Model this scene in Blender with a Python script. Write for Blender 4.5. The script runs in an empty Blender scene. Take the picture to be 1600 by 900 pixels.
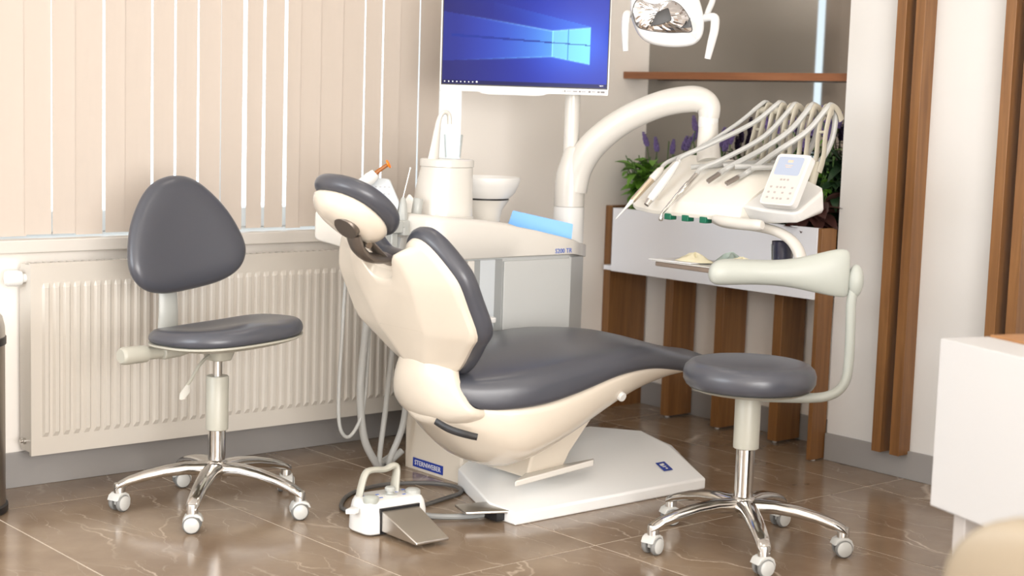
import bpy, bmesh, math, random
from math import sin, cos, pi, radians as rad
from mathutils import Vector as V, Matrix as M
random.seed(7)
SC = bpy.context.scene
COL = SC.collection

# ------------------------------------------------------------------ camera
cam_d = bpy.data.cameras.new('camera')
cam = bpy.data.objects.new('camera', cam_d)
COL.objects.link(cam)
cam_d.sensor_width = 36.0
cam_d.lens = 2457.0 / 1600.0 * 36.0
cam_d.clip_start = 0.05
cam_d.clip_end = 100
v1 = V((2880, 194, -2457)).normalized()
v2 = V((-2120, 355, -2457))
dz = v1.cross(v2).normalized()
dy = dz.cross(v1)
R3 = M((v1, dy, dz))            # rows: world axes in camera space
cam.matrix_world = M.Translation((0, 0, 1.22)) @ R3.to_4x4()
cam_d.dof.use_dof = True
cam_d.dof.focus_distance = 4.75
cam_d.dof.aperture_fstop = 2.6
SC.camera = cam

# ------------------------------------------------------------------ world, exposure
SC.view_settings.view_transform = 'Standard'
SC.view_settings.look = 'None'
SC.view_settings.exposure = -0.06
SC.view_settings.gamma = 1.0
SC.view_settings.use_curve_mapping = False
W = bpy.data.worlds.new('world')
SC.world = W
W.use_nodes = True
bg = W.node_tree.nodes['Background']
bg.inputs[0].default_value = (0.76, 0.89, 1.0, 1)
bg.inputs[1].default_value = 3.8

# ------------------------------------------------------------------ lights
def area(name, loc, rot, sx, sy, power, col):
    d = bpy.data.lights.new(name, 'AREA')
    d.shape = 'RECTANGLE'; d.size = sx; d.size_y = sy
    d.energy = power; d.color = col
    o = bpy.data.objects.new(name, d)
    o.location = loc; o.rotation_euler = rot
    COL.objects.link(o)
    return o
# daylight from the second window, in the wall left of the camera
area('window_daylight', (-1.12, 3.35, 1.5), (0, rad(-90), 0), 1.6, 1.9, 78, (0.83, 0.92, 1.0))
# added fill lamp behind the camera, brightens the surfaces turned towards it
area('front_fill', (0.55, -1.52, 1.2), (rad(90), 0, 0), 3.0, 2.2, 285, (1.0, 0.985, 0.965))

# ------------------------------------------------------------------ materials
MATS = {}
def mat(name, col, rough=0.5, metal=0.0, spec=0.5, noise=None, bump=0.0, bscale=200, coat=0.0, alpha=None,
        trans=0.0, emit=None, estr=0.0, sub=0.0):
    if name in MATS: return MATS[name]
    m = bpy.data.materials.new(name); m.use_nodes = True
    nt = m.node_tree; b = nt.nodes['Principled BSDF']
    c = (*col, 1)
    b.inputs['Base Color'].default_value = c
    b.inputs['Roughness'].default_value = rough
    b.inputs['Metallic'].default_value = metal
    b.inputs['Specular IOR Level'].default_value = spec
    b.inputs['Coat Weight'].default_value = coat
    b.inputs['Transmission Weight'].default_value = trans
    if emit:
        b.inputs['Emission Color'].default_value = (*emit, 1)
        b.inputs['Emission Strength'].default_value = estr
    tc = nt.nodes.new('ShaderNodeTexCoord')
    if noise:
        n = nt.nodes.new('ShaderNodeTexNoise'); n.inputs['Scale'].default_value = noise[0]
        n.inputs['Detail'].default_value = 5
        r = nt.nodes.new('ShaderNodeMapRange'); r.inputs[3].default_value = 1 - noise[1]; r.inputs[4].default_value = 1 + noise[1]
        mx = nt.nodes.new('ShaderNodeMixRGB'); mx.blend_type = 'MULTIPLY'; mx.inputs[0].default_value = 1
        mx.inputs[1].default_value = c
        nt.links.new(tc.outputs['Object'], n.inputs['Vector'])
        nt.links.new(n.outputs['Fac'], r.inputs[0])
        nt.links.new(r.outputs[0], mx.inputs[2])
        nt.links.new(mx.outputs[0], b.inputs['Base Color'])
    if bump:
        n2 = nt.nodes.new('ShaderNodeTexNoise'); n2.inputs['Scale'].default_value = bscale
        n2.inputs['Detail'].default_value = 3
        bp = nt.nodes.new('ShaderNodeBump'); bp.inputs['Strength'].default_value = bump
        bp.inputs['Distance'].default_value = 0.002
        nt.links.new(tc.outputs['Object'], n2.inputs['Vector'])
        nt.links.new(n2.outputs['Fac'], bp.inputs['Height'])
        nt.links.new(bp.outputs[0], b.inputs['Normal'])
    MATS[name] = m
    return m

def wood(name, c1, c2, axis='Z', rough=0.38):
    m = bpy.data.materials.new(name); m.use_nodes = True; nt = m.node_tree
    b = nt.nodes['Principled BSDF']; b.inputs['Roughness'].default_value = rough
    tc = nt.nodes.new('ShaderNodeTexCoord'); mp = nt.nodes.new('ShaderNodeMapping')
    s = {'X': (1.2, 22, 22), 'Y': (22, 1.2, 22), 'Z': (22, 22, 1.2)}[axis]
    mp.inputs['Scale'].default_value = s
    n = nt.nodes.new('ShaderNodeTexNoise'); n.inputs['Scale'].default_value = 1.6; n.inputs['Detail'].default_value = 8
    n.inputs['Roughness'].default_value = 0.62; n.inputs['Distortion'].default_value = 0.6
    r = nt.nodes.new('ShaderNodeValToRGB')
    r.color_ramp.elements[0].position = 0.3; r.color_ramp.elements[0].color = (*c1, 1)
    r.color_ramp.elements[1].position = 0.72; r.color_ramp.elements[1].color = (*c2, 1)
    nt.links.new(tc.outputs['Object'], mp.inputs[0]); nt.links.new(mp.outputs[0], n.inputs['Vector'])
    nt.links.new(n.outputs['Fac'], r.inputs[0]); nt.links.new(r.outputs[0], b.inputs['Base Color'])
    return m

def marble(name):
    m = bpy.data.materials.new(name); m.use_nodes = True; nt = m.node_tree
    b = nt.nodes['Principled BSDF']; b.inputs['Roughness'].default_value = 0.17
    b.inputs['Specular IOR Level'].default_value = 0.55
    tc = nt.nodes.new('ShaderNodeTexCoord')
    oi = nt.nodes.new('ShaderNodeObjectInfo')
    ad = nt.nodes.new('ShaderNodeVectorMath'); ad.operation = 'ADD'
    ml = nt.nodes.new('ShaderNodeVectorMath'); ml.operation = 'SCALE'
    cx = nt.nodes.new('ShaderNodeCombineXYZ')
    nt.links.new(oi.outputs['Random'], cx.inputs[0]); nt.links.new(oi.outputs['Random'], cx.inputs[1])
    nt.links.new(cx.outputs[0], ml.inputs[0]); ml.inputs['Scale'].default_value = 13.0
    nt.links.new(tc.outputs['Object'], ad.inputs[0]); nt.links.new(ml.outputs[0], ad.inputs[1])
    n = nt.nodes.new('ShaderNodeTexNoise'); n.inputs['Scale'].default_value = 3.0; n.inputs['Detail'].default_value = 8
    n.inputs['Roughness'].default_value = 0.6
    nt.links.new(ad.outputs[0], n.inputs['Vector'])
    r = nt.nodes.new('ShaderNodeValToRGB')
    r.color_ramp.elements[0].position = 0.3; r.color_ramp.elements[0].color = (0.175, 0.118, 0.078, 1)
    r.color_ramp.elements[1].position = 0.72; r.color_ramp.elements[1].color = (0.30, 0.222, 0.152, 1)
    nt.links.new(n.outputs['Fac'], r.inputs[0])
    prev = r.outputs[0]
    # veins: stretched, distorted voronoi edges, broken up by noise
    for k, (sc, rotz, th, amt) in enumerate(((1.5, 0.35, 0.016, 0.85), (2.7, 0.2, 0.013, 0.6), (5.0, 0.6, 0.012, 0.35))):
        mp = nt.nodes.new('ShaderNodeMapping'); mp.inputs['Rotation'].default_value = (0, 0, rotz)
        mp.inputs['Scale'].default_value = (1.35, 0.30, 1)
        dn = nt.nodes.new('ShaderNodeTexNoise'); dn.inputs['Scale'].default_value = 5.0; dn.inputs['Detail'].default_value = 5
        sb = nt.nodes.new('ShaderNodeVectorMath'); sb.operation = 'MULTIPLY_ADD'
        sb.inputs[1].default_value = (0.22, 0.22, 0.0)
        nt.links.new(ad.outputs[0], dn.inputs['Vector'])
        nt.links.new(dn.outputs['Color'], sb.inputs[0]); nt.links.new(ad.outputs[0], sb.inputs[2])
        nt.links.new(sb.outputs[0], mp.inputs[0])
        vo = nt.nodes.new('ShaderNodeTexVoronoi'); vo.feature = 'DISTANCE_TO_EDGE'; vo.voronoi_dimensions = '2D'
        vo.inputs['Scale'].default_value = sc * 1.6
        nt.links.new(mp.outputs[0], vo.inputs['Vector'])
        mr = nt.nodes.new('ShaderNodeMapRange'); mr.inputs[1].default_value = 0.0; mr.inputs[2].default_value = th
        mr.inputs[3].default_value = 1; mr.inputs[4].default_value = 0
        nt.links.new(vo.outputs['Distance'], mr.inputs[0])
        bn = nt.nodes.new('ShaderNodeTexNoise'); bn.inputs['Scale'].default_value = 2.4 + k
        nt.links.new(ad.outputs[0], bn.inputs['Vector'])
        br = nt.nodes.new('ShaderNodeMapRange'); br.inputs[1].default_value = 0.44; br.inputs[2].default_value = 0.62
        br.inputs[3].default_value = 0; br.inputs[4].default_value = amt
        nt.links.new(bn.outputs['Fac'], br.inputs[0])
        mu = nt.nodes.new('ShaderNodeMath'); mu.operation = 'MULTIPLY'
        nt.links.new(mr.outputs[0], mu.inputs[0]); nt.links.new(br.outputs[0], mu.inputs[1])
        mx = nt.nodes.new('ShaderNodeMixRGB'); mx.inputs[2].default_value = (0.62, 0.52, 0.42, 1)
        nt.links.new(mu.outputs[0], mx.inputs[0]); nt.links.new(prev, mx.inputs[1])
        prev = mx.outputs[0]
    nt.links.new(prev, b.inputs['Base Color'])
    return m

def glass_mat(name, col=(1, 1, 1), rough=0.0, ior=1.45):
    m = bpy.data.materials.new(name); m.use_nodes = True; nt = m.node_tree
    b = nt.nodes['Principled BSDF']
    b.inputs['Base Color'].default_value = (*col, 1); b.inputs['Roughness'].default_value = rough
    b.inputs['Transmission Weight'].default_value = 1; b.inputs['IOR'].default_value = ior
    return m

def thin_glass(name, tint=(0.97, 0.99, 1.0)):
    # a flat pane: lets light straight through, with a clear surface gloss
    m = bpy.data.materials.new(name); m.use_nodes = True; nt = m.node_tree
    nt.nodes.remove(nt.nodes['Principled BSDF'])
    o = nt.nodes['Material Output']
    t = nt.nodes.new('ShaderNodeBsdfTransparent'); t.inputs[0].default_value = (*tint, 1)
    g = nt.nodes.new('ShaderNodeBsdfGlossy'); g.inputs['Roughness'].default_value = 0.02
    f = nt.nodes.new('ShaderNodeFresnel'); f.inputs[0].default_value = 1.25
    mx = nt.nodes.new('ShaderNodeMixShader')
    fm = nt.nodes.new('ShaderNodeMath'); fm.operation = 'MULTIPLY'; fm.inputs[1].default_value = .35
    nt.links.new(f.outputs[0], fm.inputs[0]); nt.links.new(fm.outputs[0], mx.inputs[0]); nt.links.new(t.outputs[0], mx.inputs[1]); nt.links.new(g.outputs[0], mx.inputs[2])
    nt.links.new(mx.outputs[0], o.inputs[0])
    return m

def fabric_blind(name, col):
    m = bpy.data.materials.new(name); m.use_nodes = True; nt = m.node_tree
    nt.nodes.remove(nt.nodes['Principled BSDF'])
    o = nt.nodes['Material Output']
    d = nt.nodes.new('ShaderNodeBsdfDiffuse'); d.inputs[0].default_value = (*col, 1)
    t = nt.nodes.new('ShaderNodeBsdfTranslucent'); t.inputs[0].default_value = (col[0], col[1] * 0.90, col[2] * 0.80, 1)
    mx = nt.nodes.new('ShaderNodeMixShader'); mx.inputs[0].default_value = 0.012
    nt.links.new(d.outputs[0], mx.inputs[1]); nt.links.new(t.outputs[0], mx.inputs[2])
    nt.links.new(mx.outputs[0], o.inputs[0])
    return m

def glow(name, col, strength):
    m = bpy.data.materials.new(name); m.use_nodes = True
    b = m.node_tree.nodes['Principled BSDF']
    b.inputs['Base Color'].default_value = (0.8, 0.8, 0.8, 1)
    b.inputs['Emission Color'].default_value = (*col, 1)
    b.inputs['Emission Strength'].default_value = strength
    return m

WALL = mat('warm_white_paint', (0.86, 0.81, 0.75), 0.75, noise=(2, 0.02), bump=0.06)
PANEL = mat('white_wall_panel', (0.67, 0.655, 0.635), 0.55)
CEIL = mat('ceiling_paint', (0.85, 0.83, 0.80), 0.8)
GREYSKIRT = mat('grey_skirting', (0.30, 0.285, 0.275), 0.35)
WOOD = wood('walnut_slat', (0.15, 0.062, 0.018), (0.27, 0.125, 0.040))
WOODY = wood('walnut_shelf', (0.17, 0.060, 0.022), (0.29, 0.115, 0.045), 'Y')
MARBLE = marble('brown_marble_tile')
GROUT = mat('tile_grout', (0.62, 0.54, 0.46), 0.8)
LEATHER = mat('slate_upholstery', (0.066, 0.069, 0.084), 0.29, spec=0.5, bump=0.05, bscale=500)
SHELL = mat('ivory_shell_plastic', (0.69, 0.62, 0.525), 0.20, coat=0.3)
WHITE = mat('white_plastic', (0.72, 0.715, 0.70), 0.25)
CREAM = mat('cream_plastic', (0.67, 0.645, 0.60), 0.25)
GREYP = mat('light_grey_plastic', (0.42, 0.43, 0.41), 0.35)
GREYPANEL = mat('cabinet_grey', (0.53, 0.545, 0.54), 0.4)
GREYSTRIP = mat('cabinet_grey_strip', (0.30, 0.315, 0.315), 0.4)
STOOLGREY = mat('stool_grey_plastic', (0.41, 0.40, 0.345), 0.38)
SAGE = mat('sage_armrest', (0.40, 0.42, 0.385), 0.42)
CHROME = mat('polished_aluminium', (0.60, 0.585, 0.565), 0.12, metal=1.0)
STEEL = mat('brushed_steel', (0.60, 0.58, 0.55), 0.30, metal=1.0)
DARKMETAL = mat('bronze_grey_metal', (0.16, 0.135, 0.115), 0.35, metal=0.6)
BLACK = mat('black_plastic', (0.012, 0.011, 0.012), 0.4)
DARKGREY = mat('dark_grey_rubber', (0.10, 0.095, 0.09), 0.5)
TUBE = mat('grey_hose', (0.42, 0.42, 0.405), 0.4)
TUBEW = mat('pale_hose', (0.43, 0.43, 0.415), 0.4)
BRACKET = mat('bracket_stone_grey', (0.44, 0.41, 0.335), 0.4)
CASTER = mat('caster_plastic', (0.52, 0.52, 0.50), 0.35)
BLUE = mat('blue_plate', (0.018, 0.045, 0.30), 0.4)
BLUETRAY = mat('blue_plastic', (0.17, 0.45, 0.93), 0.35)
BLUETINT = mat('blue_print', (0.03, 0.12, 0.55), 0.5)
ORANGE = mat('orange_shield', (0.90, 0.22, 0.01), 0.2)
AMBER = mat('amber_tip', (0.33, 0.11, 0.02), 0.3)
GREEN = mat('green_plastic', (0.0, 0.13, 0.07), 0.35)
RADW = mat('radiator_enamel', (0.56, 0.52, 0.465), 0.32)
SOIL = mat('dark_soil', (0.008, 0.006, 0.005), 0.9, bump=0.8, bscale=90)
GLOVE = mat('cream_latex', (0.82, 0.76, 0.55), 0.55)
COTTON = mat('white_cotton', (0.86, 0.86, 0.85), 0.8)
FILM = glass_mat('clear_film', (0.85, 0.95, 0.92), 0.12, 1.2)
DESKW = mat('desk_white_lacquer', (0.58, 0.58, 0.585), 0.4)
BEIGE = mat('beige_shell_seat', (0.27, 0.225, 0.165), 0.5)
MIRROR = mat('smoked_mirror', (0.33, 0.315, 0.295), 0.03, metal=1.0)
GLASS = thin_glass('window_glass')
TUMBLER = thin_glass('tumbler_glass')
CUPDARK = mat('smoked_cup', (0.035, 0.033, 0.055), 0.12, trans=0.0)
BLIND = fabric_blind('blind_fabric', (0.56, 0.49, 0.43))
LAMPW = mat('lamp_white', (0.70, 0.70, 0.70), 0.22)
BUTTON = mat('grey_button', (0.45, 0.44, 0.42), 0.5)
INK = mat('grey_ink', (0.18, 0.17, 0.17), 0.6)
KEYFACE = mat('keypad_face', (0.70, 0.62, 0.575), 0.3)
LCD = mat('lcd_screen', (0.10, 0.12, 0.16), 0.2, emit=(0.74, 0.78, 0.90), estr=0.72)
FROST = mat('frosted_pale_plastic', (0.56, 0.60, 0.63), 0.3)
LEAFG = mat('leaf_green', (0.12, 0.27, 0.03), 0.45, noise=(9, 0.35))
LEAFD = mat('leaf_dark_green', (0.012, 0.034, 0.012), 0.45, noise=(9, 0.35))  # dark foliage, deepened further for the weaker light at the planter's right end
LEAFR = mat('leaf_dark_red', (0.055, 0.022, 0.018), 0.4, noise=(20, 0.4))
LAV = mat('lavender_purple', (0.13, 0.09, 0.24), 0.7, noise=(60, 0.4))
STEMG = mat('stem_green', (0.06, 0.12, 0.03), 0.6)

# ------------------------------------------------------------------ geometry helpers
ORG = {}
class G:
    def __init__(s): s.v = []; s.f = []
    def add(s, vs, fs):
        o = len(s.v); s.v += [tuple(x) for x in vs]; s.f += [tuple(i + o for i in f) for f in fs]; return s
    def box(s, c, d, rot=None):
        hx, hy, hz = d[0] / 2, d[1] / 2, d[2] / 2
        vs = [V((x, y, z)) for x in (-hx, hx) for y in (-hy, hy) for z in (-hz, hz)]
        if rot is not None: vs = [rot @ v for v in vs]
        return s.add([v + V(c) for v in vs], [(0, 1, 3, 2), (4, 6, 7, 5), (0, 4, 5, 1), (2, 3, 7, 6), (0, 2, 6, 4), (1, 5, 7, 3)])
    def bb(s, x0, x1, y0, y1, z0, z1):
        return s.box(((x0 + x1) / 2, (y0 + y1) / 2, (z0 + z1) / 2), (x1 - x0, y1 - y0, z1 - z0))
    def loft(s, rings, cap=True, closed=True):
        n = len(rings[0]); vs = [p for r in rings for p in r]; fs = []
        for i in range(len(rings) - 1):
            for j in range(n if closed else n - 1):
                k = (j + 1) % n
                fs.append((i * n + j, i * n + k, (i + 1) * n + k, (i + 1) * n + j))
        if cap:
            fs.append(tuple(reversed(range(n)))); fs.append(tuple((len(rings) - 1) * n + j for j in range(n)))
        return s.add(vs, fs)
    def lathe(s, prof, org=(0, 0, 0), axis=(0, 0, 1), n=28):
        q = V((0, 0, 1)).rotation_difference(V(axis).normalized())
        rings = [[q @ V((r * cos(2 * pi * j / n), r * sin(2 * pi * j / n), z)) + V(org) for j in range(n)] for r, z in
                 [(max(r, 1e-4), z) for r, z in prof]]
        return s.loft(rings)
    def cyl(s, a, b, r, r2=None, n=20):
        a = V(a); b = V(b)
        return s.lathe([(r, 0), (r if r2 is None else r2, (b - a).length)], a, b - a, n)
    def tube(s, pts, r, n=10, smooth=6, flat=None):
        P = crv(pts, smooth) if smooth else [V(p) for p in pts]
        m = len(P)
        rr = r if isinstance(r, (list, tuple)) else [r]
        def rad_at(t):
            x = t * (len(rr) - 1); i = min(int(x), len(rr) - 2) if len(rr) > 1 else 0
            if len(rr) == 1: return rr[0]
            p, q = rr[i], rr[i + 1]
            if isinstance(p, tuple): return tuple(c + (d - c) * (x - i) for c, d in zip(p, q))
            return p + (q - p) * (x - i)
        T = [(P[min(i + 1, m - 1)] - P[max(i - 1, 0)]).normalized() for i in range(m)]
        u = T[0].orthogonal().normalized() if flat is None else (V(flat) - T[0] * V(flat).dot(T[0])).normalized()
        rings = []
        for i in range(m):
            u = (u - T[i] * u.dot(T[i])).normalized(); w = T[i].cross(u)
            q = rad_at(i / max(1, m - 1))
            a, b = (q, q) if not isinstance(q, tuple) else q
            rings.append([P[i] + u * a * cos(2 * pi * j / n) + w * b * sin(2 * pi * j / n) for j in range(n)])
        return s.loft(rings)
    def prism(s, outline, o, ux, uy, un, t, rnd=0.0, steps=3):
        """outline in (ux,uy), thickness t along un, edges rounded by rnd"""
        o, ux, uy, un = V(o), V(ux), V(uy), V(un)
        prof = []
        if rnd > 0:
            for k in range(steps + 1):
                a = pi / 2 * k / steps; prof.append((rnd * (1 - sin(a)), rnd * (1 - cos(a))))
            for k in range(steps + 1):
                a = pi / 2 * k / steps; prof.append((rnd * (1 - cos(a)), t - rnd * (1 - sin(a))))
        else: prof = [(0, 0), (0, t)]
        N = norms(outline)
        rings = [[o + ux * (p[0] - N[i][0] * ins) + uy * (p[1] - N[i][1] * ins) + un * h for i, p in enumerate(outline)]
                 for ins, h in prof]
        return s.loft(rings)
    def sphere(s, c, r, n=16, m=10, sc=(1, 1, 1)):
        rings = []
        for i in range(m + 1):
            a = -pi / 2 + pi * i / m
            rings.append([V((max(r * cos(a), 1e-4) * cos(2 * pi * j / n) * sc[0], max(r * cos(a), 1e-4) * sin(2 * pi * j / n) * sc[1], r * sin(a) * sc[2])) + V(c) for j in range(n)])
        return s.loft(rings)

def crv(pts, k):
    P = [V(p) for p in pts]
    if len(P) < 3: return P
    out = []
    for i in range(len(P) - 1):
        a = P[max(i - 1, 0)]; b = P[i]; c = P[i + 1]; d = P[min(i + 2, len(P) - 1)]
        for j in range(k):
            t = j / k
            out.append(0.5 * ((2 * b) + (c - a) * t + (2 * a - 5 * b + 4 * c - d) * t * t + (3 * b - a - 3 * c + d) * t ** 3))
    out.append(P[-1]); return out
def norms(o):
    n = len(o); N = []
    area_ = sum(o[i][0] * o[(i + 1) % n][1] - o[(i + 1) % n][0] * o[i][1] for i in range(n))
    sg = 1 if area_ > 0 else -1
    for i in range(n):
        a, b, c = o[i - 1], o[i], o[(i + 1) % n]
        def pn(p, q):
            dx, dy = q[0] - p[0], q[1] - p[1]; l = math.hypot(dx, dy) or 1
            return (dy / l * sg, -dx / l * sg)
        n1, n2 = pn(a, b), pn(b, c)
        x, y = n1[0] + n2[0], n1[1] + n2[1]; l = math.hypot(x, y) or 1
        x, y = x / l, y / l
        k = max(0.5, x * n1[0] + y * n1[1])
        N.append((x / k, y / k))
    return N
def rpoly(pts, r, k=5):
    """round the corners of a polygon; r a number or a list"""
    out = []; n = len(pts)
    for i in range(n):
        a, b, c = V((*pts[i - 1], 0)), V((*pts[i], 0)), V((*pts[(i + 1) % n], 0))
        rr = r[i] if isinstance(r, (list, tuple)) else r
        d1 = (a - b); d2 = (c - b)
        l = min(rr, d1.length * 0.49, d2.length * 0.49)
        p, q = b + d1.normalized() * l, b + d2.normalized() * l
        for j in range(k + 1):
            t = j / k
            x = p * (1 - t) ** 2 + b * 2 * t * (1 - t) + q * t * t
            out.append((x.x, x.y))
    return out
def sup(a, b, n=2.4, N=28, c=(0, 0)):
    o = []
    for j in range(N):
        t = 2 * pi * j / N; ct, st = cos(t), sin(t)
        o.append((c[0] + a * math.copysign(abs(ct) ** (2 / n), ct), c[1] + b * math.copysign(abs(st) ** (2 / n), st)))
    return o
def interp(tab, x):
    if x <= tab[0][0]: return tab[0][1]
    for (a, p), (b, q) in zip(tab, tab[1:]):
        if x <= b:
            t = (x - a) / (b - a); t = t * t * (3 - 2 * t) if False else t
            return p + (q - p) * t
    return tab[-1][1]

def mesh_of(name, g, m, smooth=40):
    me = bpy.data.meshes.new(name)
    me.from_pydata(g.v, [], g.f); me.validate()
    bm = bmesh.new(); bm.from_mesh(me)
    bmesh.ops.recalc_face_normals(bm, faces=bm.faces); bm.to_mesh(me); bm.free()
    me.materials.append(m)
    if smooth:
        me.polygons.foreach_set('use_smooth', [True] * len(me.polygons))
        me.set_sharp_from_angle(angle=rad(smooth))
    return me
def finish(o, bevel, sub):
    if bevel:
        b = o.modifiers.new('bevel', 'BEVEL'); b.width = bevel; b.segments = 3; b.limit_method = 'ANGLE'; b.angle_limit = rad(35)
        b.harden_normals = False
    if sub:
        s_ = o.modifiers.new('sub', 'SUBSURF'); s_.levels = sub; s_.render_levels = sub
def tag(o, label=None, cat=None, group=None, kind=None):
    if label: o['label'] = label
    if cat: o['category'] = cat
    if group: o['group'] = group
    if kind: o['kind'] = kind
    return o
def root(name, loc, label, cat, rz=0, group=None, world=False, kind=None):
    o = bpy.data.objects.new(name, None); COL.objects.link(o)
    o.empty_display_size = 0.05
    o.location = loc; o.rotation_euler = (0, 0, rz)
    if world: ORG[o.name] = V(loc)
    return tag(o, label, cat, group, kind)
def part(name, g, m, parent, bevel=0, sub=0, smooth=40, label=None):
    if parent.name in ORG:
        d = ORG[parent.name]; g.v = [tuple(V(p) - d) for p in g.v]
    o = bpy.data.objects.new(name, mesh_of(name, g, m, smooth)); COL.objects.link(o)
    o.parent = parent
    if parent.name in ORG: ORG[o.name] = ORG[parent.name]
    finish(o, bevel, sub)
    if label: o['label'] = label
    return o
def thing(name, g, m, label, cat, org=(0, 0, 0), bevel=0, sub=0, smooth=40, group=None, kind=None):
    d = V(org); g.v = [tuple(V(p) - d) for p in g.v]
    o = bpy.data.objects.new(name, mesh_of(name, g, m, smooth)); COL.objects.link(o)
    o.location = d; ORG[o.name] = d
    finish(o, bevel, sub)
    return tag(o, label, cat, group, kind)
def struct(name, g, m, bevel=0, smooth=40):
    return thing(name, g, m, None, None, bevel=bevel, smooth=smooth, kind='structure')
def share(name, me, parent, loc=(0, 0, 0), rot=(0, 0, 0), sc=(1, 1, 1)):
    o = bpy.data.objects.new(name, me); COL.objects.link(o)
    o.parent = parent; o.location = loc; o.rotation_euler = rot; o.scale = sc
    return o
def text_g(s, size, o, ux, uy, ext=0.0005, cx=True):
    c = bpy.data.curves.new('lettering', 'FONT'); c.body = s; c.size = size; c.extrude = ext
    c.align_x = 'CENTER' if cx else 'LEFT'; c.align_y = 'CENTER'; c.resolution_u = 2
    ob = bpy.data.objects.new('lettering', c); COL.objects.link(ob)
    bpy.context.view_layer.update()
    me = bpy.data.meshes.new_from_object(ob.evaluated_get(bpy.context.evaluated_depsgraph_get()))
    bpy.data.objects.remove(ob); bpy.data.curves.remove(c)
    ux, uy = V(ux).normalized(), V(uy).normalized(); un = ux.cross(uy)
    g = G(); g.add([V(o) + ux * v.co.x + uy * v.co.y + un * v.co.z for v in me.vertices], [tuple(p.vertices) for p in me.polygons])
    bpy.data.meshes.remove(me)
    return g
RT = V((0.758, -0.652, 0))       # a horizontal axis, the way the monitor and the lamp are turned
FW = V((0.652, 0.758, 0))
UP = V((0, 0, 1))

# ================================================================== STRUCTURE
XW, YW, XN = 4.455, 4.58, 4.65
XL, YF, HC = -1.2, -1.6, 2.75
fl = struct('floor', G().bb(XL, 4.9, YF, 4.9, -0.06, -0.0012), GROUT)
TW, TL, GR = 0.62, 1.25, 0.0055
tmesh = mesh_of('tile', G().bb(GR / 2, TW - GR / 2, GR / 2, TL - GR / 2, -0.0010, 0.0), MARBLE, 0)
for i in range(-5, 5):
    for j in range(-5, 1):
        x = 1.76 + TW * i; y = 4.34 + TL * j
        if x < XL - TW or x > 4.75 or y < YF - TL or y > 4.7: continue
        # trim to the room
        x0, x1, y0, y1 = max(x, XL), min(x + TW, 4.66), max(y, YF), min(y + TL, 4.60)
        if x1 - x0 < 0.03 or y1 - y0 < 0.03: continue
        if (x1 - x0) > TW - 0.001 and (y1 - y0) > TL - 0.001:
            me = tmesh; loc = (x, y, 0)
        else:
            me = mesh_of('tile', G().bb(GR / 2, x1 - x0 - GR / 2, GR / 2, y1 - y0 - GR / 2, -0.0010, 0.0), MARBLE, 0); loc = (x0, y0, 0)
        share('tile', me, fl, loc)

WX0, WX1, WZ0, WZ1 = 0.9, 3.668, 0.766, 2.45
g = G()
g.bb(XL, WX0, YW, YW + .26, 0, HC); g.bb(WX1, 4.9, YW, YW + .26, 0, HC)
g.bb(WX0, WX1, YW, YW + .26, 0, WZ0 - .04); g.bb(WX0, WX1, YW, YW + .26, WZ1, HC)
struct('wall_back', g, WALL)
struct('wall_right', G().bb(XW, 4.9, YF, 3.43, 0, HC), PANEL)
struct('wall_niche', G().bb(XN, 4.9, 3.43, YW, 0, HC), WALL)
struct('wall_left', G().bb(XL - .12, XL, YF, YW + .26, 0, HC), WALL)
struct('wall_front', G().bb(XL - .12, 4.9, YF - .12, YF, 0, HC), WALL)
struct('ceiling', G().bb(XL - .12, 4.9, YF - .12, YW + .26, HC, HC + .1), CEIL)
struct('baseboard_right', G().bb(XW - .012, XW, YF, 3.43, 0, .097), GREYSKIRT, .002)
struct('baseboard_niche', G().bb(XN - .012, XN, 3.43, YW, 0, .097), GREYSKIRT, .002)
struct('baseboard_back', G().bb(XL, XN - .012, YW - .012, YW, 0, .11), GREYSKIRT, .002)
struct('trim_1', G().bb(WX0 - .04, WX1 + .0, YW - .035, YW + .2, WZ0 - .04, WZ0), mat('sill_white', (0.60, 0.565, 0.52), .4), .004)
# window: frame with two mullions, three panes
w = bpy.data.objects.new('window_1', None); COL.objects.link(w); w.location = (WX0, YW + .2, WZ0); w['kind'] = 'structure'
ORG[w.name] = V(w.location)
FR = mat('window_frame_white', (0.8, 0.8, 0.8), .35)
g = G(); y0, y1 = YW + .17, YW + .23
g.bb(WX0, WX1, y0, y1, WZ0, WZ0 + .07); g.bb(WX0, WX1, y0, y1, WZ1 - .07, WZ1)
for x in (WX0, 1.80, 2.71, WX1 - .07): g.bb(x, x + .07, y0, y1, WZ0 + .07, WZ1 - .07)
part('window_frame', g, FR, w, .004)
for x0, x1 in ((WX0 + .07, 1.80), (1.87, 2.71), (2.78, WX1 - .07)):
    part('pane', G().bb(x0, x1, YW + .196, YW + .204, WZ0 + .07, WZ1 - .07), GLASS, w)
# wooden wall slats in pairs
k = 1
for y in (3.190, 2.783, 2.376, 1.97):
    for dy_ in (0.0, 0.074):
        k += 1
        g = G().bb(4.390, XW, y - dy_ - .037, y - dy_, .085, HC)
        struct('trim_%d' % k, g, WOOD, .0015)

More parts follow.
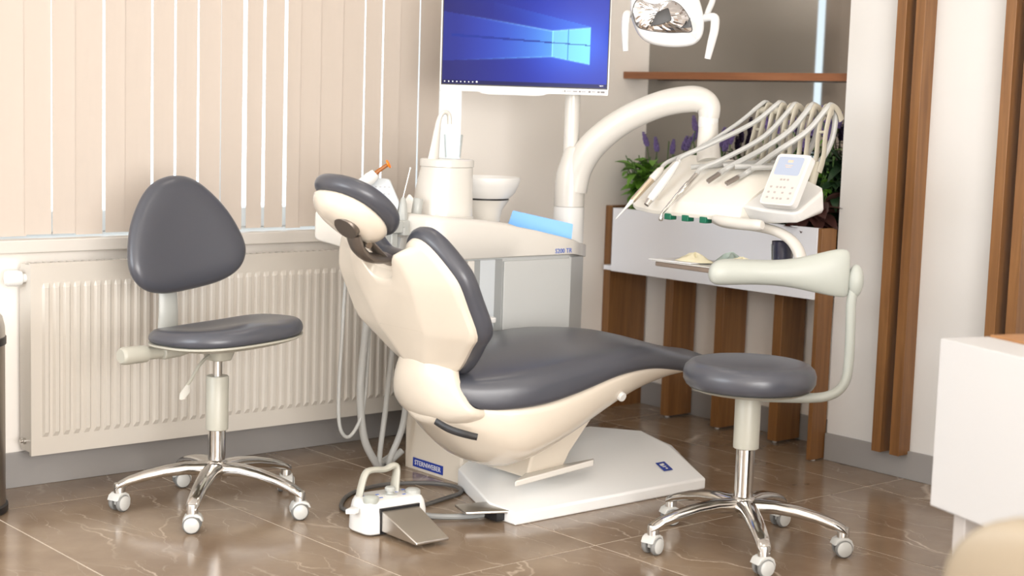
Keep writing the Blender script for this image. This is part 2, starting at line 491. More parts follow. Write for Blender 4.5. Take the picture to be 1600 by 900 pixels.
# ================================================================== CEILING LIGHTS
LIGHT = glow('light_diffuser', (1.0, 0.90, 0.77), 5.6)
CL = [(0.2, 0.2), (1.6, 0.2), (2.9, 0.1), (0.2, 1.6), (1.6, 1.6), (2.9, 1.5), (-0.5, 1.0), (3.2, 3.75), (2.5, 2.5)]
names = ['over the far left corner behind the camera', 'behind the camera in the middle', 'behind the camera by the right wall', 'beside the left wall',
         'in the middle of the room', 'above the white desk', 'in the left corner of the room', 'above the dental unit', 'between the two stools']
for (x, y), nm in zip(CL, names):
    r = root('ceiling_light', (x, y, HC), 'square ceiling light ' + nm, 'ceiling light', group='ceiling lights', world=True)
    part('diffuser', G().bb(x - .24, x + .24, y - .24, y + .24, HC - .018, HC - .008), LIGHT, r)
    g = G()
    for sx in (-1, 1):
        g.bb(x + sx * .255 - .015, x + sx * .255 + .015, y - .27, y + .27, HC - .025, HC)
        g.bb(x - .24, x + .24, y + sx * .255 - .015, y + sx * .255 + .015, HC - .025, HC)
    part('frame', g, WHITE, r)

# ================================================================== VERTICAL BLIND
r = root('vertical_blind', (WX0, YW + .03, .776), 'pale beige vertical blind of long fabric vanes hanging in the window', 'blind', world=True)
edges = [1.999, 2.083, 2.165, 2.253, 2.333, 2.421, 2.503, 2.587, 2.673, 2.758, 2.835, 2.919, 2.988, 3.07, 3.161, 3.249, 3.327, 3.409, 3.49, 3.585]
gaps = {2.253: .008, 2.421: .006, 2.503: .006, 2.587: .005, 2.673: .002, 2.758: .014, 2.835: .009, 2.919: .011, 3.249: .003, 3.327: .004, 3.49: .004, 2.083: .002}
e0 = edges[0]
while e0 > WX0 + .09:
    e0 -= .084; edges.insert(0, e0)
for i in range(len(edges) - 1):
    a, b = edges[i], edges[i + 1]
    gl = gaps.get(a, 0); x0 = a + gl if gl else a - .004
    x1 = b + (.003 if b not in gaps else -.001)
    yb = YW + .030
    tw = 0.0016
    tilt = -0.006 if a in gaps else 0.0
    n = 4; vs = []
    bot = .772 + (.004 if i % 3 else 0)
    for (z, dx) in ((bot, 0.0), (2.40, tilt)):
        for q in range(n + 1):
            t = q / n
            vs.append((x0 + (x1 - x0) * t + dx * (1 - t), yb + tw * (t - .5) * 2 + .0008 * sin(pi * t), z))
    g = G()
    o_ = n + 1
    front = vs; back = [(x, y + .0012, z) for x, y, z in vs]
    fs = [(q, q + 1, o_ + q + 1, o_ + q) for q in range(n)]
    g.add(front, fs)
    part('vane', g, BLIND, r, smooth=0)
part('headrail', G().bb(WX0 + .01, WX1 - .01, YW + .01, YW + .06, 2.40, 2.449), WHITE, r, .003)

# ================================================================== RADIATOR
RX0, RX1, RY, RZ0, RZ1 = 1.955, 3.50, 4.475, .115, .702
r = root('radiator', (RX0, YW, RZ0), 'ivory ribbed panel radiator mounted on the wall under the window', 'radiator', world=True)
g = G()
zs = [RZ0, RZ0 + .055, RZ0 + .07, RZ1 - .075, RZ1 - .06, RZ1]
xs = [(RX0, 0)]; pitch = .0335; x = RX0 + .035
while x < RX1 - .05:
    xs += [(x, 0), (x + .006, 1), (x + .018, 1), (x + .024, 0)]; x += pitch
xs.append((RX1, 0))
for zi, z in enumerate(zs):
    for (x, u) in xs:
        g.v.append((x, RY - (.008 if (u and zi in (2, 3)) else 0), z))
n = len(xs)
for a in range(len(zs) - 1):
    for b in range(n - 1): g.f.append((a * n + b, a * n + b + 1, (a + 1) * n + b + 1, (a + 1) * n + b))
g.bb(RX0, RX1, RY + .0005, RY + .012, RZ0, RZ1)
part('front_panel', g, RADW, r, smooth=0)
g = G().bb(RX0, RX0 + .002, RY + .012, RY + .075, RZ0 + .01, RZ1 - .005)
part('side_panel', g, RADW, r)
part('side_panel', G().bb(RX1 - .002, RX1, RY + .012, RY + .075, RZ0 + .01, RZ1 - .005), RADW, r)
g = G().bb(RX0 + .002, RX1 - .002, RY + .012, RY + .075, RZ1 - .02, RZ1 - .012)
for i in range(60):
    x = RX0 + .02 + i * (RX1 - RX0 - .04) / 60
    g.bb(x, x + .012, RY + .012, RY + .075, RZ1 - .012, RZ1 - .004)
part('top_grille', g, RADW, r)
part('back_panel', G().bb(RX0 + .004, RX1 - .004, RY + .075, RY + .09, RZ0 + .01, RZ1 - .02), RADW, r)
for x in (RX0 + .2, RX1 - .24): part('wall_bracket', G().bb(x, x + .04, RY + .09, YW - .001, .25, .6), STEEL, r)
va = part('thermostat_valve', G().lathe([(.0, 0), (.019, .002), (.024, .01), (.025, .035), (.021, .052), (.014, .056), (.012, .075)], (1.895, 4.53, .655), (1, -.25, .0)), WHITE, r, label='white thermostat valve head')
part('bleed_screw', G().lathe([(.010, 0), (.010, .008), (.006, .009), (.006, .016), (0, .016)], (RX0, RY + .045, .155), (-1, 0, 0), 12), STEEL, r)

# ================================================================== PEDAL BIN
bx, by = 1.702, 4.385
r = root('waste_bin', (bx, by, 0), 'tall round metal waste bin with dark band left of the radiator', 'bin', world=True)
part('body', G().lathe([(.115, .012), (.125, .015), (.125, .50), (.0, .50)], (bx, by, 0), n=40), mat('bin_bronze_steel', (.30, .26, .22), .32, metal=.9), r)
part('base_ring', G().lathe([(.128, 0), (.132, .004), (.132, .022), (.126, .026)], (bx, by, 0), n=40), BLACK, r)
part('rim_band', G().lathe([(.127, .49), (.129, .492), (.129, .512), (.126, .514)], (bx, by, 0), n=40), BLACK, r)
part('lid', G().lathe([(.126, .514), (.125, .54), (.118, .57), (.10, .592), (.06, .605), (0, .608)], (bx, by, 0), n=40), STEEL, r)
part('pedal', G().box((bx - .05, by - .15, .02), (.06, .05, .008)), BLACK, r, .002)

# ================================================================== STOOLS
def five_star(r_, ang0, heading):
    lg = G(); rings = []
    for (x, z, hw, hh) in ((.0, .118, .030, .020), (.035, .120, .030, .021), (.09, .122, .026, .0185), (.15, .115, .024, .0165), (.21, .102, .022, .015), (.255, .088, .020, .0135), (.283, .075, .018, .0115), (.292, .066, .013, .005)):
        rings.append([V((x, a, z + b)) for a, b in sup(hw, hh, 2.6, 16)])
    lg.loft(rings)
    lm = mesh_of('leg', lg, CHROME, 50)
    col_ = mesh_of('caster_socket', G().lathe([(.0145, 0), (.0165, .002), (.0165, .024), (.015, .03)], (0, 0, .052), n=18), STEEL)
    hood = G()
    # a hood wrapping over the wheels, open at the bottom
    prof = [(-.027, .020), (-.0285, .034), (-.022, .049), (-.010, .056), (.010, .056), (.022, .050), (.0285, .036), (.022, .036), (.016, .044), (.0, .048), (-.014, .044), (-.021, .034), (-.021, .020)]
    hood.prism(prof, (.002, .0205, 0), (1, 0, 0), (0, 0, 1), (0, -1, 0), .041, .003)
    hood.prism([(-.012, .02), (.012, .02), (.012, .046), (-.012, .046)], (.002, .0075, 0), (1, 0, 0), (0, 0, 1), (0, -1, 0), .015, .001)
    hm = mesh_of('caster_hood', hood, CASTER)
    wg = G()
    wg.lathe([(.008, -.0005), (.0235, 0), (.0255, .003), (.0255, .010), (.0225, .014), (.0215, .0132), (.0195, .0145), (.0, .0165)], (0.002, .0095, .0255), (0, 1, 0), 24)
    wm = mesh_of('caster_wheel', wg, mat('caster_tread', (.20, .20, .195), .5))
    cm = mesh_of('wheel_cap', G().lathe([(.019, .0115), (.0215, .012), (.0215, .0150), (.018, .0172), (0, .0182)], (0.002, .0095, .0255), (0, 1, 0), 24), CASTER)
    for k in range(5):
        a = ang0 + 2 * pi * k / 5
        l = share('leg', lm, r_, (0, 0, 0), (0, 0, a))
        share('caster_socket', col_, l, (.280, 0, 0))
        h = heading[k] - a
        share('caster_hood', hm, l, (.280, 0, 0), (0, 0, h))
        share('caster_wheel', wm, l, (.280, 0, 0), (0, 0, h))
        share('wheel_cap', cm, l, (.280, 0, 0), (0, 0, h)); share('wheel_cap', cm, l, (.280, 0, 0), (0, 0, h + pi))
        share('caster_wheel', wm, l, (.280, 0, 0), (0, 0, h + pi), (1, 1, 1))
    part('hub', G().lathe([(.020, .085), (.030, .09), (.036, .10), (.036, .135), (.030, .145), (.026, .147)], n=28), CHROME, r_)

# ---- assistant stool with backrest (left)
SL = (2.335, 4.03, 0)
AF = math.atan2(-0.93, 0.12)                  # facing direction
r = root('assistant_stool', SL, 'slate grey stool with rounded triangular backrest in front of the radiator', 'stool', rz=AF)
WA = lambda a: a - AF
five_star(r, WA(rad(-133.6)), [WA(rad(a)) + 0 for a in (-30, -20, 60, 170, 200)])
part('chrome_tube', G().lathe([(.0255, .13), (.0255, .245)], n=24), CHROME, r)
part('column_sleeve', G().lathe([(.030, .236), (.033, .238), (.0335, .395), (.031, .398)], n=28), STOOLGREY, r)
part('gas_piston', G().lathe([(.014, .39), (.014, .47)], n=18), STEEL, r)
# seat: x forward, y left
def seat_out(t):
    c, s_ = cos(t), sin(t)
    a = .178 if c > 0 else .170
    b = .225 - .015 * c
    n_ = 2.7
    return (a * math.copysign(abs(c) ** (2 / n_), c), b * math.copysign(abs(s_) ** (2 / n_), s_))
def seat_h(x, y):
    saddle = -.020 * math.exp(-((x + .06) ** 2) / .010) * math.exp(-(y / .14) ** 4)
    horn = .012 * math.exp(-(y / .05) ** 2) * max(0, x) / .2
    return .050 + saddle + horn + .010 * (x / .2) - .045 * max(0, x - .12) / .08 * .35
g = G(); N = 48
rings = []
tl = lambda p: V((p[0], p[1] + .022, p[2] * .88 + .045 * p[1] + 0.02 * p[0] + .512))
for sc_, z in ((.90, 0), (.97, .002), (1.0, .012), (1.005, .022), (.985, .035), (.95, .044)):
    rings.append([tl((seat_out(2 * pi * j / N)[0] * sc_ + .02, seat_out(2 * pi * j / N)[1] * sc_, z + (seat_h(*seat_out(2 * pi * j / N)) - .05) * (z / .05))) for j in range(N)])
for sc_ in (.90, .8, .65, .5, .35, .2, .08):
    rr_ = []
    for j in range(N):
        x, y = seat_out(2 * pi * j / N); x *= sc_; y *= sc_
        rr_.append(tl((x + .02, y, seat_h(x, y) + .004 * (1 - sc_))))
    rings.append(rr_)
g.loft(rings)
part('seat', g, LEATHER, r, sub=1, smooth=180)
g = G(); rings = []
for sc_, z in ((.62, -.022), (.80, -.020), (.95, -.010), (1.0, -.004), (1.0, .002)):
    rings.append([tl((seat_out(2 * pi * j / N)[0] * sc_ + .02, seat_out(2 * pi * j / N)[1] * sc_, z)) for j in range(N)])
g.loft(rings)
part('seat_pan', g, STOOLGREY, r)
g = G().loft([[V((a + .01, b, .487)) for a, b in sup(.05, .035, 4, 20)], [V((a, b, .445)) for a, b in sup(.038, .03, 4, 20)]])
g.bb(-.21, .02, -.03, .03, .462, .486)
g.loft([[V((a - .09, -.02 - q, z + b)) for a, b in sup(w_, h_, 3, 16)] for q, w_, h_, z in ((0, .03, .012, .478), (.06, .034, .020, .472), (.12, .03, .022, .47))])
part('mechanism', g, STOOLGREY, r, .004)
# knob pointing sideways (chair's right = -y = image left)
part('tilt_knob', G().lathe([(0, 0), (.020, 0), (.024, .004), (.026, .012), (.025, .085), (.019, .088), (.019, .14)], (-.09, -.275, .470), (.0, 1, 0), 24), STOOLGREY, r)
# lever
part('height_lever', G().tube([(.0, -.03, .462), (.03, -.085, .445), (.06, -.14, .408), (.075, -.165, .396)], .005, 8), STOOLGREY, r)
part('lever_paddle', G().loft([[V((.072, -.158, .398)) + V((0, a, b)) * .6 for a, b in sup(.012, .006, 2, 12)],
                               [V((.10, -.19, .382)) + V((-.0, a, b)) for a, b in sup(.018, .005, 2, 12)],
                               [V((.122, -.215, .372)) + V((0, a, b)) * .7 for a, b in sup(.014, .004, 2, 12)]]), mat('clear_grey_plastic', (.62, .61, .57), .25), r)
# back post: rises behind the seat
g = G()
pts = [(-.14, .0, .462), (-.215, 0, .467), (-.245, 0, .50), (-.245, 0, .56), (-.25, 0, .64), (-.262, 0, .72)]
g.tube(pts, [(.012, .034), (.013, .036), (.014, .036), (.013, .034), (.011, .032), (.010, .03)], 14, 5, flat=(0, 0, 1))
part('back_post', g, GREYP, r)
# back pad: rounded triangle
half = [(.0, -.172), (.10, -.168), (.172, -.142), (.205, -.09), (.200, -.03), (.172, .045), (.132, .105), (.088, .150), (.045, .172), (0, .179)]
cl = crv([(x, y, 0) for x, y in half], 3)
out = [(p.x, p.y) for p in cl] + [(-p.x, p.y) for p in cl[-2:0:-1]]
tilt = rad(12); roll = rad(7)
ux = V((0, 1, 0)); uy = V((-sin(tilt), 0, cos(tilt))); un = V((cos(tilt), 0, sin(tilt)))
ux, uy = ux * cos(roll) + uy * sin(roll), uy * cos(roll) - ux * sin(roll)
O = V((-.268, .042, .792))
Np = norms(out); rings = []
def pad_pt(x, y, h):
    bend = .55 * x * x + .30 * (y + .05) ** 2       # wraps round the sitter
    return O + ux * (x * 1.05) + uy * y + un * (h + bend)
for ins, h in ((.05, -.012), (.022, -.010), (.008, -.002), (.0, .012), (.0, .022), (.008, .036), (.022, .046), (.045, .052)):
    rings.append([pad_pt(p[0] - Np[i][0] * ins, p[1] - Np[i][1] * ins, h) for i, p in enumerate(out)])
for s_ in (.6, .4, .2, .05):
    rings.append([pad_pt((p[0]) * s_, (p[1] + .0) * s_ * 1.0 - .02 * (1 - s_), .054) for p in out])
g = G().loft(rings)
part('back_pad', g, LEATHER, r, sub=1, smooth=180)

# ---- operator stool with arm bar (right)
SR = (3.338, 2.848, 0)
r = root('operator_stool', SR, 'round slate grey stool with curved sage armrest in front of the planter', 'stool')
five_star(r, rad(-126.9), [rad(a) for a in (165, 150, 175, 160, 190)])
part('chrome_tube', G().lathe([(.0265, .13), (.0265, .295)], n=24), CHROME, r)
part('column_sleeve', G().lathe([(.033, .283), (.036, .285), (.0365, .445), (.034, .45)], n=28), STOOLGREY, r)
part('seat', G().lathe([(.10, .455), (.165, .457), (.176, .463), (.184, .477), (.185, .497), (.180, .513), (.166, .526), (.150, .530), (.135, .5295), (.10, .533), (.05, .535), (0, .5355)], n=64), LEATHER, r, smooth=60)
part('seat_pan', G().lathe([(.045, .428), (.11, .440), (.155, .449), (.168, .456), (.10, .458)], n=48), STOOLGREY, r)
c2 = V((0, 0, 0))
bar = [(.01, .430), (.08, .430), (.16, .431), (.215, .437), (.250, .455), (.270, .488), (.275, .54), (.275, .60), (.273, .66), (.272, .70), (.276, .745)]
g = G().tube([V((RT.x * a, RT.y * a, z)) for a, z in bar], [.014, .014, .014, .014, .014, .014], 14, 6)
part('arm_bar', g, SAGE, r)
ab = V((RT.x * .281, RT.y * .281, 0))
part('arm_joint', G().sphere(ab + UP * .765, .022, 20, 12, (1, 1, 2.1)), SAGE, r)
g = G(); rings = []
# armrest sections along the bar axis: offset, centre height, half height, half depth, forward shift
for a, zc, hh, hd, fwd in ((-.128, .775, .006, .006, -.03), (-.124, .776, .022, .020, -.03), (-.110, .778, .034, .032, -.025), (-.085, .780, .037, .036, -.018), (-.04, .781, .036, .036, -.006), (.02, .780, .034, .036, .004),
                           (.07, .780, .037, .034, .006), (.115, .781, .048, .030, .004), (.155, .784, .060, .026, 0), (.185, .786, .068, .022, 0), (.203, .785, .068, .018, 0), (.211, .783, .062, .012, 0), (.213, .782, .045, .005, 0)):
    a = a * 1.235 if a > 0 else a * 1.03
    c = V((RT.x * a, RT.y * a, zc)) + V((FW.x, FW.y, 0)) * fwd
    rings.append([c + FW * p + UP * q for p, q in sup(hd, hh, 2.2, 24)])
g.loft(rings)
part('armrest', g, SAGE, r, sub=1, smooth=180)

# ================================================================== DENTAL CHAIR
YC = 3.57
r = root('dental_chair', (3.35, YC, 0), 'ivory reclining dental chair with slate grey seat and backrest', 'dental chair', world=True)
chair = r
# base plate
vs = [(2.945, 3.37, 0), (3.755, 3.365, 0), (3.755, 3.80, 0), (3.30, 3.95, 0), (3.10, 3.836, 0), (2.945, 3.49, 0),
      (2.945, 3.37, .036), (3.755, 3.365, .036), (3.755, 3.53, .112), (3.72, 3.63, .15), (3.62, 3.78, .15), (3.30, 3.93, .10), (3.10, 3.836, .058), (2.945, 3.49, .042), (3.18, 3.68, .105)]
fs = [(0, 1, 7, 6), (1, 2, 10, 9, 8, 7), (2, 3, 11, 10), (3, 4, 12, 11), (4, 5, 13, 12), (5, 0, 6, 13),
      (6, 7, 8, 14), (6, 14, 13), (13, 14, 12), (12, 14, 11), (14, 8, 9), (14, 9, 10, 11), (5, 4, 3, 2, 1, 0)]
part('base', G().add(vs, fs), mat('base_white', (.86, .865, .86), .2), r, .006)
# lifting arm between base and seat
g = G(); ring = lambda x0, x1, y0, y1, z, sh=0: [V((x0, y0, z)), V((x1, y0, z)), V((x1, y1, z)), V((x0, y1, z))]
g.loft([ring(3.08, 3.22, 3.48, 3.68, .10), ring(3.08, 3.24, 3.46, 3.70, .17), ring(3.12, 3.33, 3.45, 3.71, .28), ring(3.15, 3.36, 3.45, 3.71, .31)])
part('lift_arm', g, SHELL, r, .008)
g = G().add([(2.98, 3.42, .118), (3.28, 3.40, .150), (3.34, 3.46, .135), (3.10, 3.50, .118), (2.98, 3.42, .10), (3.28, 3.40, .13), (3.34, 3.46, .115), (3.10, 3.50, .10)],
            [(0, 1, 2, 3), (4, 7, 6, 5), (0, 4, 5, 1), (1, 5, 6, 2), (2, 6, 7, 3), (3, 7, 4, 0)])
part('lift_cover', g, CREAM, r, .004)
# seat cushion
TOP = [(2.60, .43), (2.70, .445), (2.85, .472), (3.0, .500), (3.15, .522), (3.28, .530), (3.40, .525), (3.50, .505), (3.60, .478), (3.70, .452), (3.80, .432), (3.9, .425)]
BOT = [(2.705, .425), (2.735, .392), (2.77, .366), (2.81, .352), (2.86, .347), (2.98, .355), (3.10, .380), (3.256, .418), (3.363, .428), (3.475, .422), (3.56, .408), (3.7, .382), (3.9, .37)]
HW = [(2.705, .045), (2.715, .085), (2.735, .12), (2.76, .148), (2.80, .177), (2.85, .21), (2.90, .238), (2.96, .262), (3.03, .276), (3.15, .285), (3.28, .278), (3.40, .258), (3.52, .228), (3.64, .198), (3.76, .172), (3.82, .15), (3.85, .11), (3.86, .06)]
xs = [2.705, 2.708, 2.715, 2.725, 2.735, 2.75, 2.77, 2.80, 2.825, 2.855, 2.92, 3.0, 3.08, 3.16, 3.24, 3.32, 3.40, 3.46, 3.52, 3.58, 3.64, 3.70, 3.76, 3.80, 3.825, 3.845, 3.857, 3.86]
def cush_ring(x):
    zt, zb, hw = interp(TOP, x), interp(BOT, x), interp(HW, x)
    e = min(1, (x - 2.70) / .07, (3.865 - x) / .03); e = max(.15, math.sqrt(max(0, 1 - (1 - e) ** 2)))
    mid = (zt * .4 + zb * .6); zt = mid + (zt - mid) * e; zb = mid + (zb - mid) * e
    H = zt - zb
    prof = [(-.80, 0.0), (-.95, .01), (-.99, .10), (-1.0, .28), (-.995, .44), (-.97, .58), (-.925, .69), (-.86, .765), (-.77, .815), (-.6, .87), (-.4, .93), (-.2, .975), (0, 1.0)]
    prof = prof + [(-a, b) for a, b in prof[-2::-1]]
    return [V((x, YC + a * hw, zb + b * H)) for a, b in prof]
g = G().loft([cush_ring(x) for x in xs])
part('seat_cushion', g, LEATHER, r, sub=1, smooth=180)
# seat shell (under the cushion)
KEEL = [(2.62, .34), (2.74, .30), (2.79, .262), (2.84, .215), (2.90, .165), (2.97, .135), (3.05, .150), (3.15, .195), (3.25, .245), (3.35, .293), (3.48, .338), (3.60, .366), (3.72, .382), (3.82, .392)]
g = G(); rings = []
for x in [2.735, 2.75, 2.77, 2.79, 2.84, 2.90, 2.96, 3.02, 3.08, 3.15, 3.22, 3.30, 3.38, 3.46, 3.54, 3.62, 3.70, 3.76, 3.80, 3.82]:
    zb, hw, k = interp(BOT, x), interp(HW, x), interp(KEEL, x)
    zb += .012; k = min(k, zb - .008); H = zb - k
    e = min(1.0, (x - 2.70) / .15)
    prof = [(-.93, 1.0), (-.955, .93), (-.95, .80), (-.92, .62), (-.86, .44), (-.76, .30), (-.60, .17), (-.45, .08), (-.30, .02), (0, 0)]
    prof = prof + [(-a, b) for a, b in prof[-2::-1]]
    rings.append([V((x, YC + a * hw * (.8 + .2 * e), k + b * H)) for a, b in prof])
g.loft(rings)
part('seat_shell', g, SHELL, r, sub=1, smooth=180)
part('shell_button', G().lathe([(0, 0), (.013, 0), (.0145, .003), (.0145, .014)], (3.315, 3.318, .352), (-.1, 1, .35), 20), WHITE, r)
# curved bracket joining backrest and seat: a bent plate, rounded towards the rear
g = G(); rings = []
path = [(2.715, .545), (2.700, .50), (2.690, .45), (2.692, .40), (2.705, .35), (2.732, .305), (2.785, .274), (2.86, .268), (2.94, .275)]
hws = [.105, .120, .136, .150, .165, .178, .185, .18, .16]
for i, ((x, z), hw) in enumerate(zip(path, hws)):
    p0, p1 = V((*path[max(i - 1, 0)], 0)), V((*path[min(i + 1, len(path) - 1)], 0))
    t = (p1 - p0).normalized(); nin = V((-t.y, 0, t.x))      # towards the sitter
    rg = []
    for a, b in sup(hw, .022, 4.0, 44):
        rg.append(V((x, YC + a, z)) + nin * (.028 + b + .045 * abs(a / hw) ** 2.2))
    rings.append(rg)
g.loft(rings)
part('hinge_shell', g, SHELL, r, sub=1, smooth=180)
part('hinge_slot', G().tube([(2.705, 3.455, .322), (2.722, 3.415, .305), (2.742, 3.372, .296), (2.768, 3.342, .289)], [(.003, .010), (.004, .011), (.004, .011), (.004, .010)], 10, 4, flat=(0.7, .7, 0)), BLACK, r)
# backrest
LEAN = V((-.4327, 0, .9015)); NRM = V((.9015, 0, .4327))
def bp(y, z, n=0.0):
    return V((2.782, YC + y, .45)) + LEAN * ((z - .45) / .9015) + NRM * n
halfo = [(.0, .450), (.095, .452), (.15, .475), (.235, .545), (.278, .585), (.281, .66), (.280, .728), (.262, .765), (.228, .808), (.198, .835), (.165, .848), (.130, .845), (.100, .824), (.080, .793), (.055, .775), (.0, .770)]
cl = crv([(a, b, 0) for a, b in halfo], 3)
out = [(p.x, (p.y - .45) / .9015) for p in cl]
full = out + [(-p[0], p[1]) for p in out[-2:0:-1]]
Np = norms(full)
rings = []
for ins, n_ in ((.03, .0), (.004, .0), (-.012, .008), (-.018, .022), (-.017, .036), (-.010, .050), (.004, .060), (.025, .066)):
    rings.append([V((2.782, YC, .45)) + V((0, 1, 0)) * (p[0] - Np[i][0] * ins) + LEAN * (p[1] - Np[i][1] * ins) + NRM * n_ for i, p in enumerate(full)])
g = G().loft(rings)
part('back_cushion', g, LEATHER, r, smooth=60)
# rear shell: rolled edge, then facets rising to a flat raised field
def plate(ins, n_, k=None):
    rg = []
    for i, p in enumerate(full):
        y = p[0] - Np[i][0] * ins; v = p[1] - Np[i][1] * ins
        if k is not None:
            P_ = .11 + .075 * max(0, v / .44) ** 1.5
            y = y * (1 + (P_ / .281 - 1) * k)
        rg.append(V((2.782, YC, .45)) + V((0, 1, 0)) * y + LEAN * v + NRM * n_)
    return rg
g = G().loft([plate(.0, 0), plate(.002, -.010), plate(.010, -.018), plate(.016, -.021, .04), plate(.022, -.036, .5), plate(.030, -.050, .92), plate(.038, -.054, 1.0), plate(.055, -.055, 1.05)])
part('back_shell', g, SHELL, r, smooth=30)
# headrest
HL = V((-.80, 0, .60)); HN = V((.60, 0, .80)); HO = V((2.486, YC, .916))
def hr(y, v, n): return HO + V((0, y, 0)) + HL * v + HN * n
ho = sup(.128, .126, 2.2, 36); Nh = norms(ho); rings = []
def hbend(y): return .9 * y * y
for ins, n_ in ((.06, -.010), (.012, -.008), (.0, .004), (-.003, .018), (.002, .034), (.016, .046), (.040, .053), (.075, .056), (.115, .056)):
    rings.append([hr(p[0] - Nh[i][0] * ins, p[1] - Nh[i][1] * ins, n_ + hbend(p[0] - Nh[i][0] * ins)) for i, p in enumerate(ho)])
hp = part('headrest_pad', G().loft(rings), LEATHER, r, sub=1, smooth=180)
rings = []
for ins, n_ in ((.016, -.002), (.013, -.014), (.022, -.038), (.045, -.056), (.080, -.064), (.12, -.066)):
    rings.append([hr(p[0] - Nh[i][0] * ins, p[1] - Nh[i][1] * ins, n_ + hbend(p[0] - Nh[i][0] * ins) * .8) for i, p in enumerate(ho)])
part('headrest_shell', G().loft(rings), SHELL, r, sub=1, smooth=180)
part('headrest_knob', G().lathe([(.030, -.03), (.034, -.026), (.038, -.012), (.038, 0), (.035, .004), (0, .005)], (2.437, 3.53, .872), (-.75, -.15, -.62), 32), DARKMETAL, r)
g = G().tube([(2.415, 3.53, .945), (2.44, 3.525, .915), (2.475, 3.525, .875), (2.51, 3.535, .845)], [(.007, .016), (.008, .018), (.01, .02), (.01, .02)], 12, 5, flat=(1, 0, 1))
part('hinge_plate', g, DARKMETAL, r)
g = G().tube([(2.465, 3.535, .852), (2.485, 3.54, .815), (2.520, 3.55, .790), (2.560, 3.56, .782), (2.605, 3.575, .782)], [(.012, .03), (.014, .03), (.014, .03), (.014, .032), (.014, .034)], 14, 5, flat=(1, 0, 1))
part('headrest_arm', g, DARKMETAL, r)
g = G().tube([(2.50, 3.55, .855), (2.555, 3.56, .81), (2.62, 3.58, .765)], [(.008, .026), (.009, .026)], 12, 5, flat=(1, 0, 1))
part('headrest_bar', g, mat('taupe_metal', (.25, .215, .185), .3, metal=.7), r)
part('hinge_bolt', G().lathe([(.009, 0), (.010, .003), (.010, .03), (0, .031)], (2.495, 3.50, .825), (.2, 1, .2), 14), CHROME, r)
# far armrest
g = G().prism(rpoly([(3.02, 3.79), (3.205, 3.79), (3.22, 3.845), (3.03, 3.845)], .01), (0, 0, .527), (1, 0, 0), (0, 1, 0), (0, 0, 1), .018, .004)
part('armrest', g, WHITE, r)
g = G().loft([[V((x, y, .53)) for x, y in rpoly([(3.06, 3.80), (3.175, 3.80), (3.175, 3.835), (3.06, 3.835)], .005)],
              [V((x, y, .40)) for x, y in rpoly([(3.16, 3.79), (3.28, 3.79), (3.28, 3.83), (3.16, 3.83)], .005)]])
part('armrest_support', g, GREYP, r)
# floor pedal plate on the base
part('base_pedal', G().prism(rpoly([(2.83, 3.46), (2.955, 3.40), (2.965, 3.52), (2.86, 3.55)], .004), (0, 0, .030), (1, 0, 0), (0, 1, 0), (0, 0, 1), .008, .002), STEEL, r)
part('pedal_block', G().bb(2.915, 2.985, 3.42, 3.50, .006, .032), BLACK, r)
# emblem on the base slope
sl = (V((3.755, 3.53, .112)) - V((3.755, 3.365, .036))).normalized(); sx_ = V((1, 0, 0)); sn = sx_.cross(sl)
eo = V((3.64, 3.365, .036)) + sl * .088 + sn * .0012
g = G().prism([(-.020, -.022), (.020, -.022), (.020, .022), (-.020, .022)], eo, sx_, sl, sn, .0012)
eb = part('emblem_plate', g, BLUE, r)
g = G()
for (x, y, w_, h_) in ((-.006, .008, .012, .010), (.004, .010, .006, .008), (-.002, -.002, .016, .005), (0, -.012, .008, .006)):
    g.prism([(x - w_ / 2, y - h_ / 2), (x + w_ / 2, y - h_ / 2), (x + w_ / 2, y + h_ / 2), (x - w_ / 2, y + h_ / 2)], eo + sn * .0013, sx_, sl, sn, .0006)
part('emblem_mark', g, WHITE, r)

# ================================================================== DENTAL UNIT
r = root('dental_unit', (3.4, 4.08, 0), 'white and grey dental unit cabinet with spittoon tower behind the chair', 'dental unit', world=True)
unit = r
plan = rpoly([(3.135, 3.865), (3.58, 3.865), (3.78, 4.02), (3.78, 4.20), (3.135, 4.155)], .012)
part('cabinet_body', G().prism(plan, (0, 0, .02), (1, 0, 0), (0, 1, 0), (0, 0, 1), .71), GREYPANEL, r, smooth=30)
part('column_panel', G().prism(rpoly([(3.128, 3.853), (3.21, 3.853), (3.21, 3.864), (3.24, 4.16), (3.128, 4.16)], .012), (0, 0, .0), (1, 0, 0), (0, 1, 0), (0, 0, 1), .46), SHELL, r, smooth=30)
part('front_panel', G().bb(3.285, 3.578, 3.855, 3.866, .03, .715), GREYPANEL, r, .002)
part('corner_panel', G().add([(3.585, 3.862, .03), (3.782, 4.012, .03), (3.782, 4.012, .70), (3.585, 3.862, .718), (3.57, 3.88, .03), (3.77, 4.03, .03), (3.77, 4.03, .70), (3.57, 3.88, .718)],
     [(0, 1, 2, 3), (4, 7, 6, 5), (0, 4, 5, 1), (1, 5, 6, 2), (2, 6, 7, 3), (3, 7, 4, 0)]), GREYPANEL, r, .002)
part('left_panel', G().bb(3.132, 3.158, 3.852, 3.866, .45, .722), CREAM, r, .002)
for x0, x1 in ((3.160, 3.185), (3.247, 3.278)):
    part('recess_strip', G().bb(x0, x1, 3.858, 3.866, .45, .722), GREYSTRIP, r)
part('centre_panel', G().bb(3.185, 3.247, 3.857, 3.866, .45, .722), FROST, r)
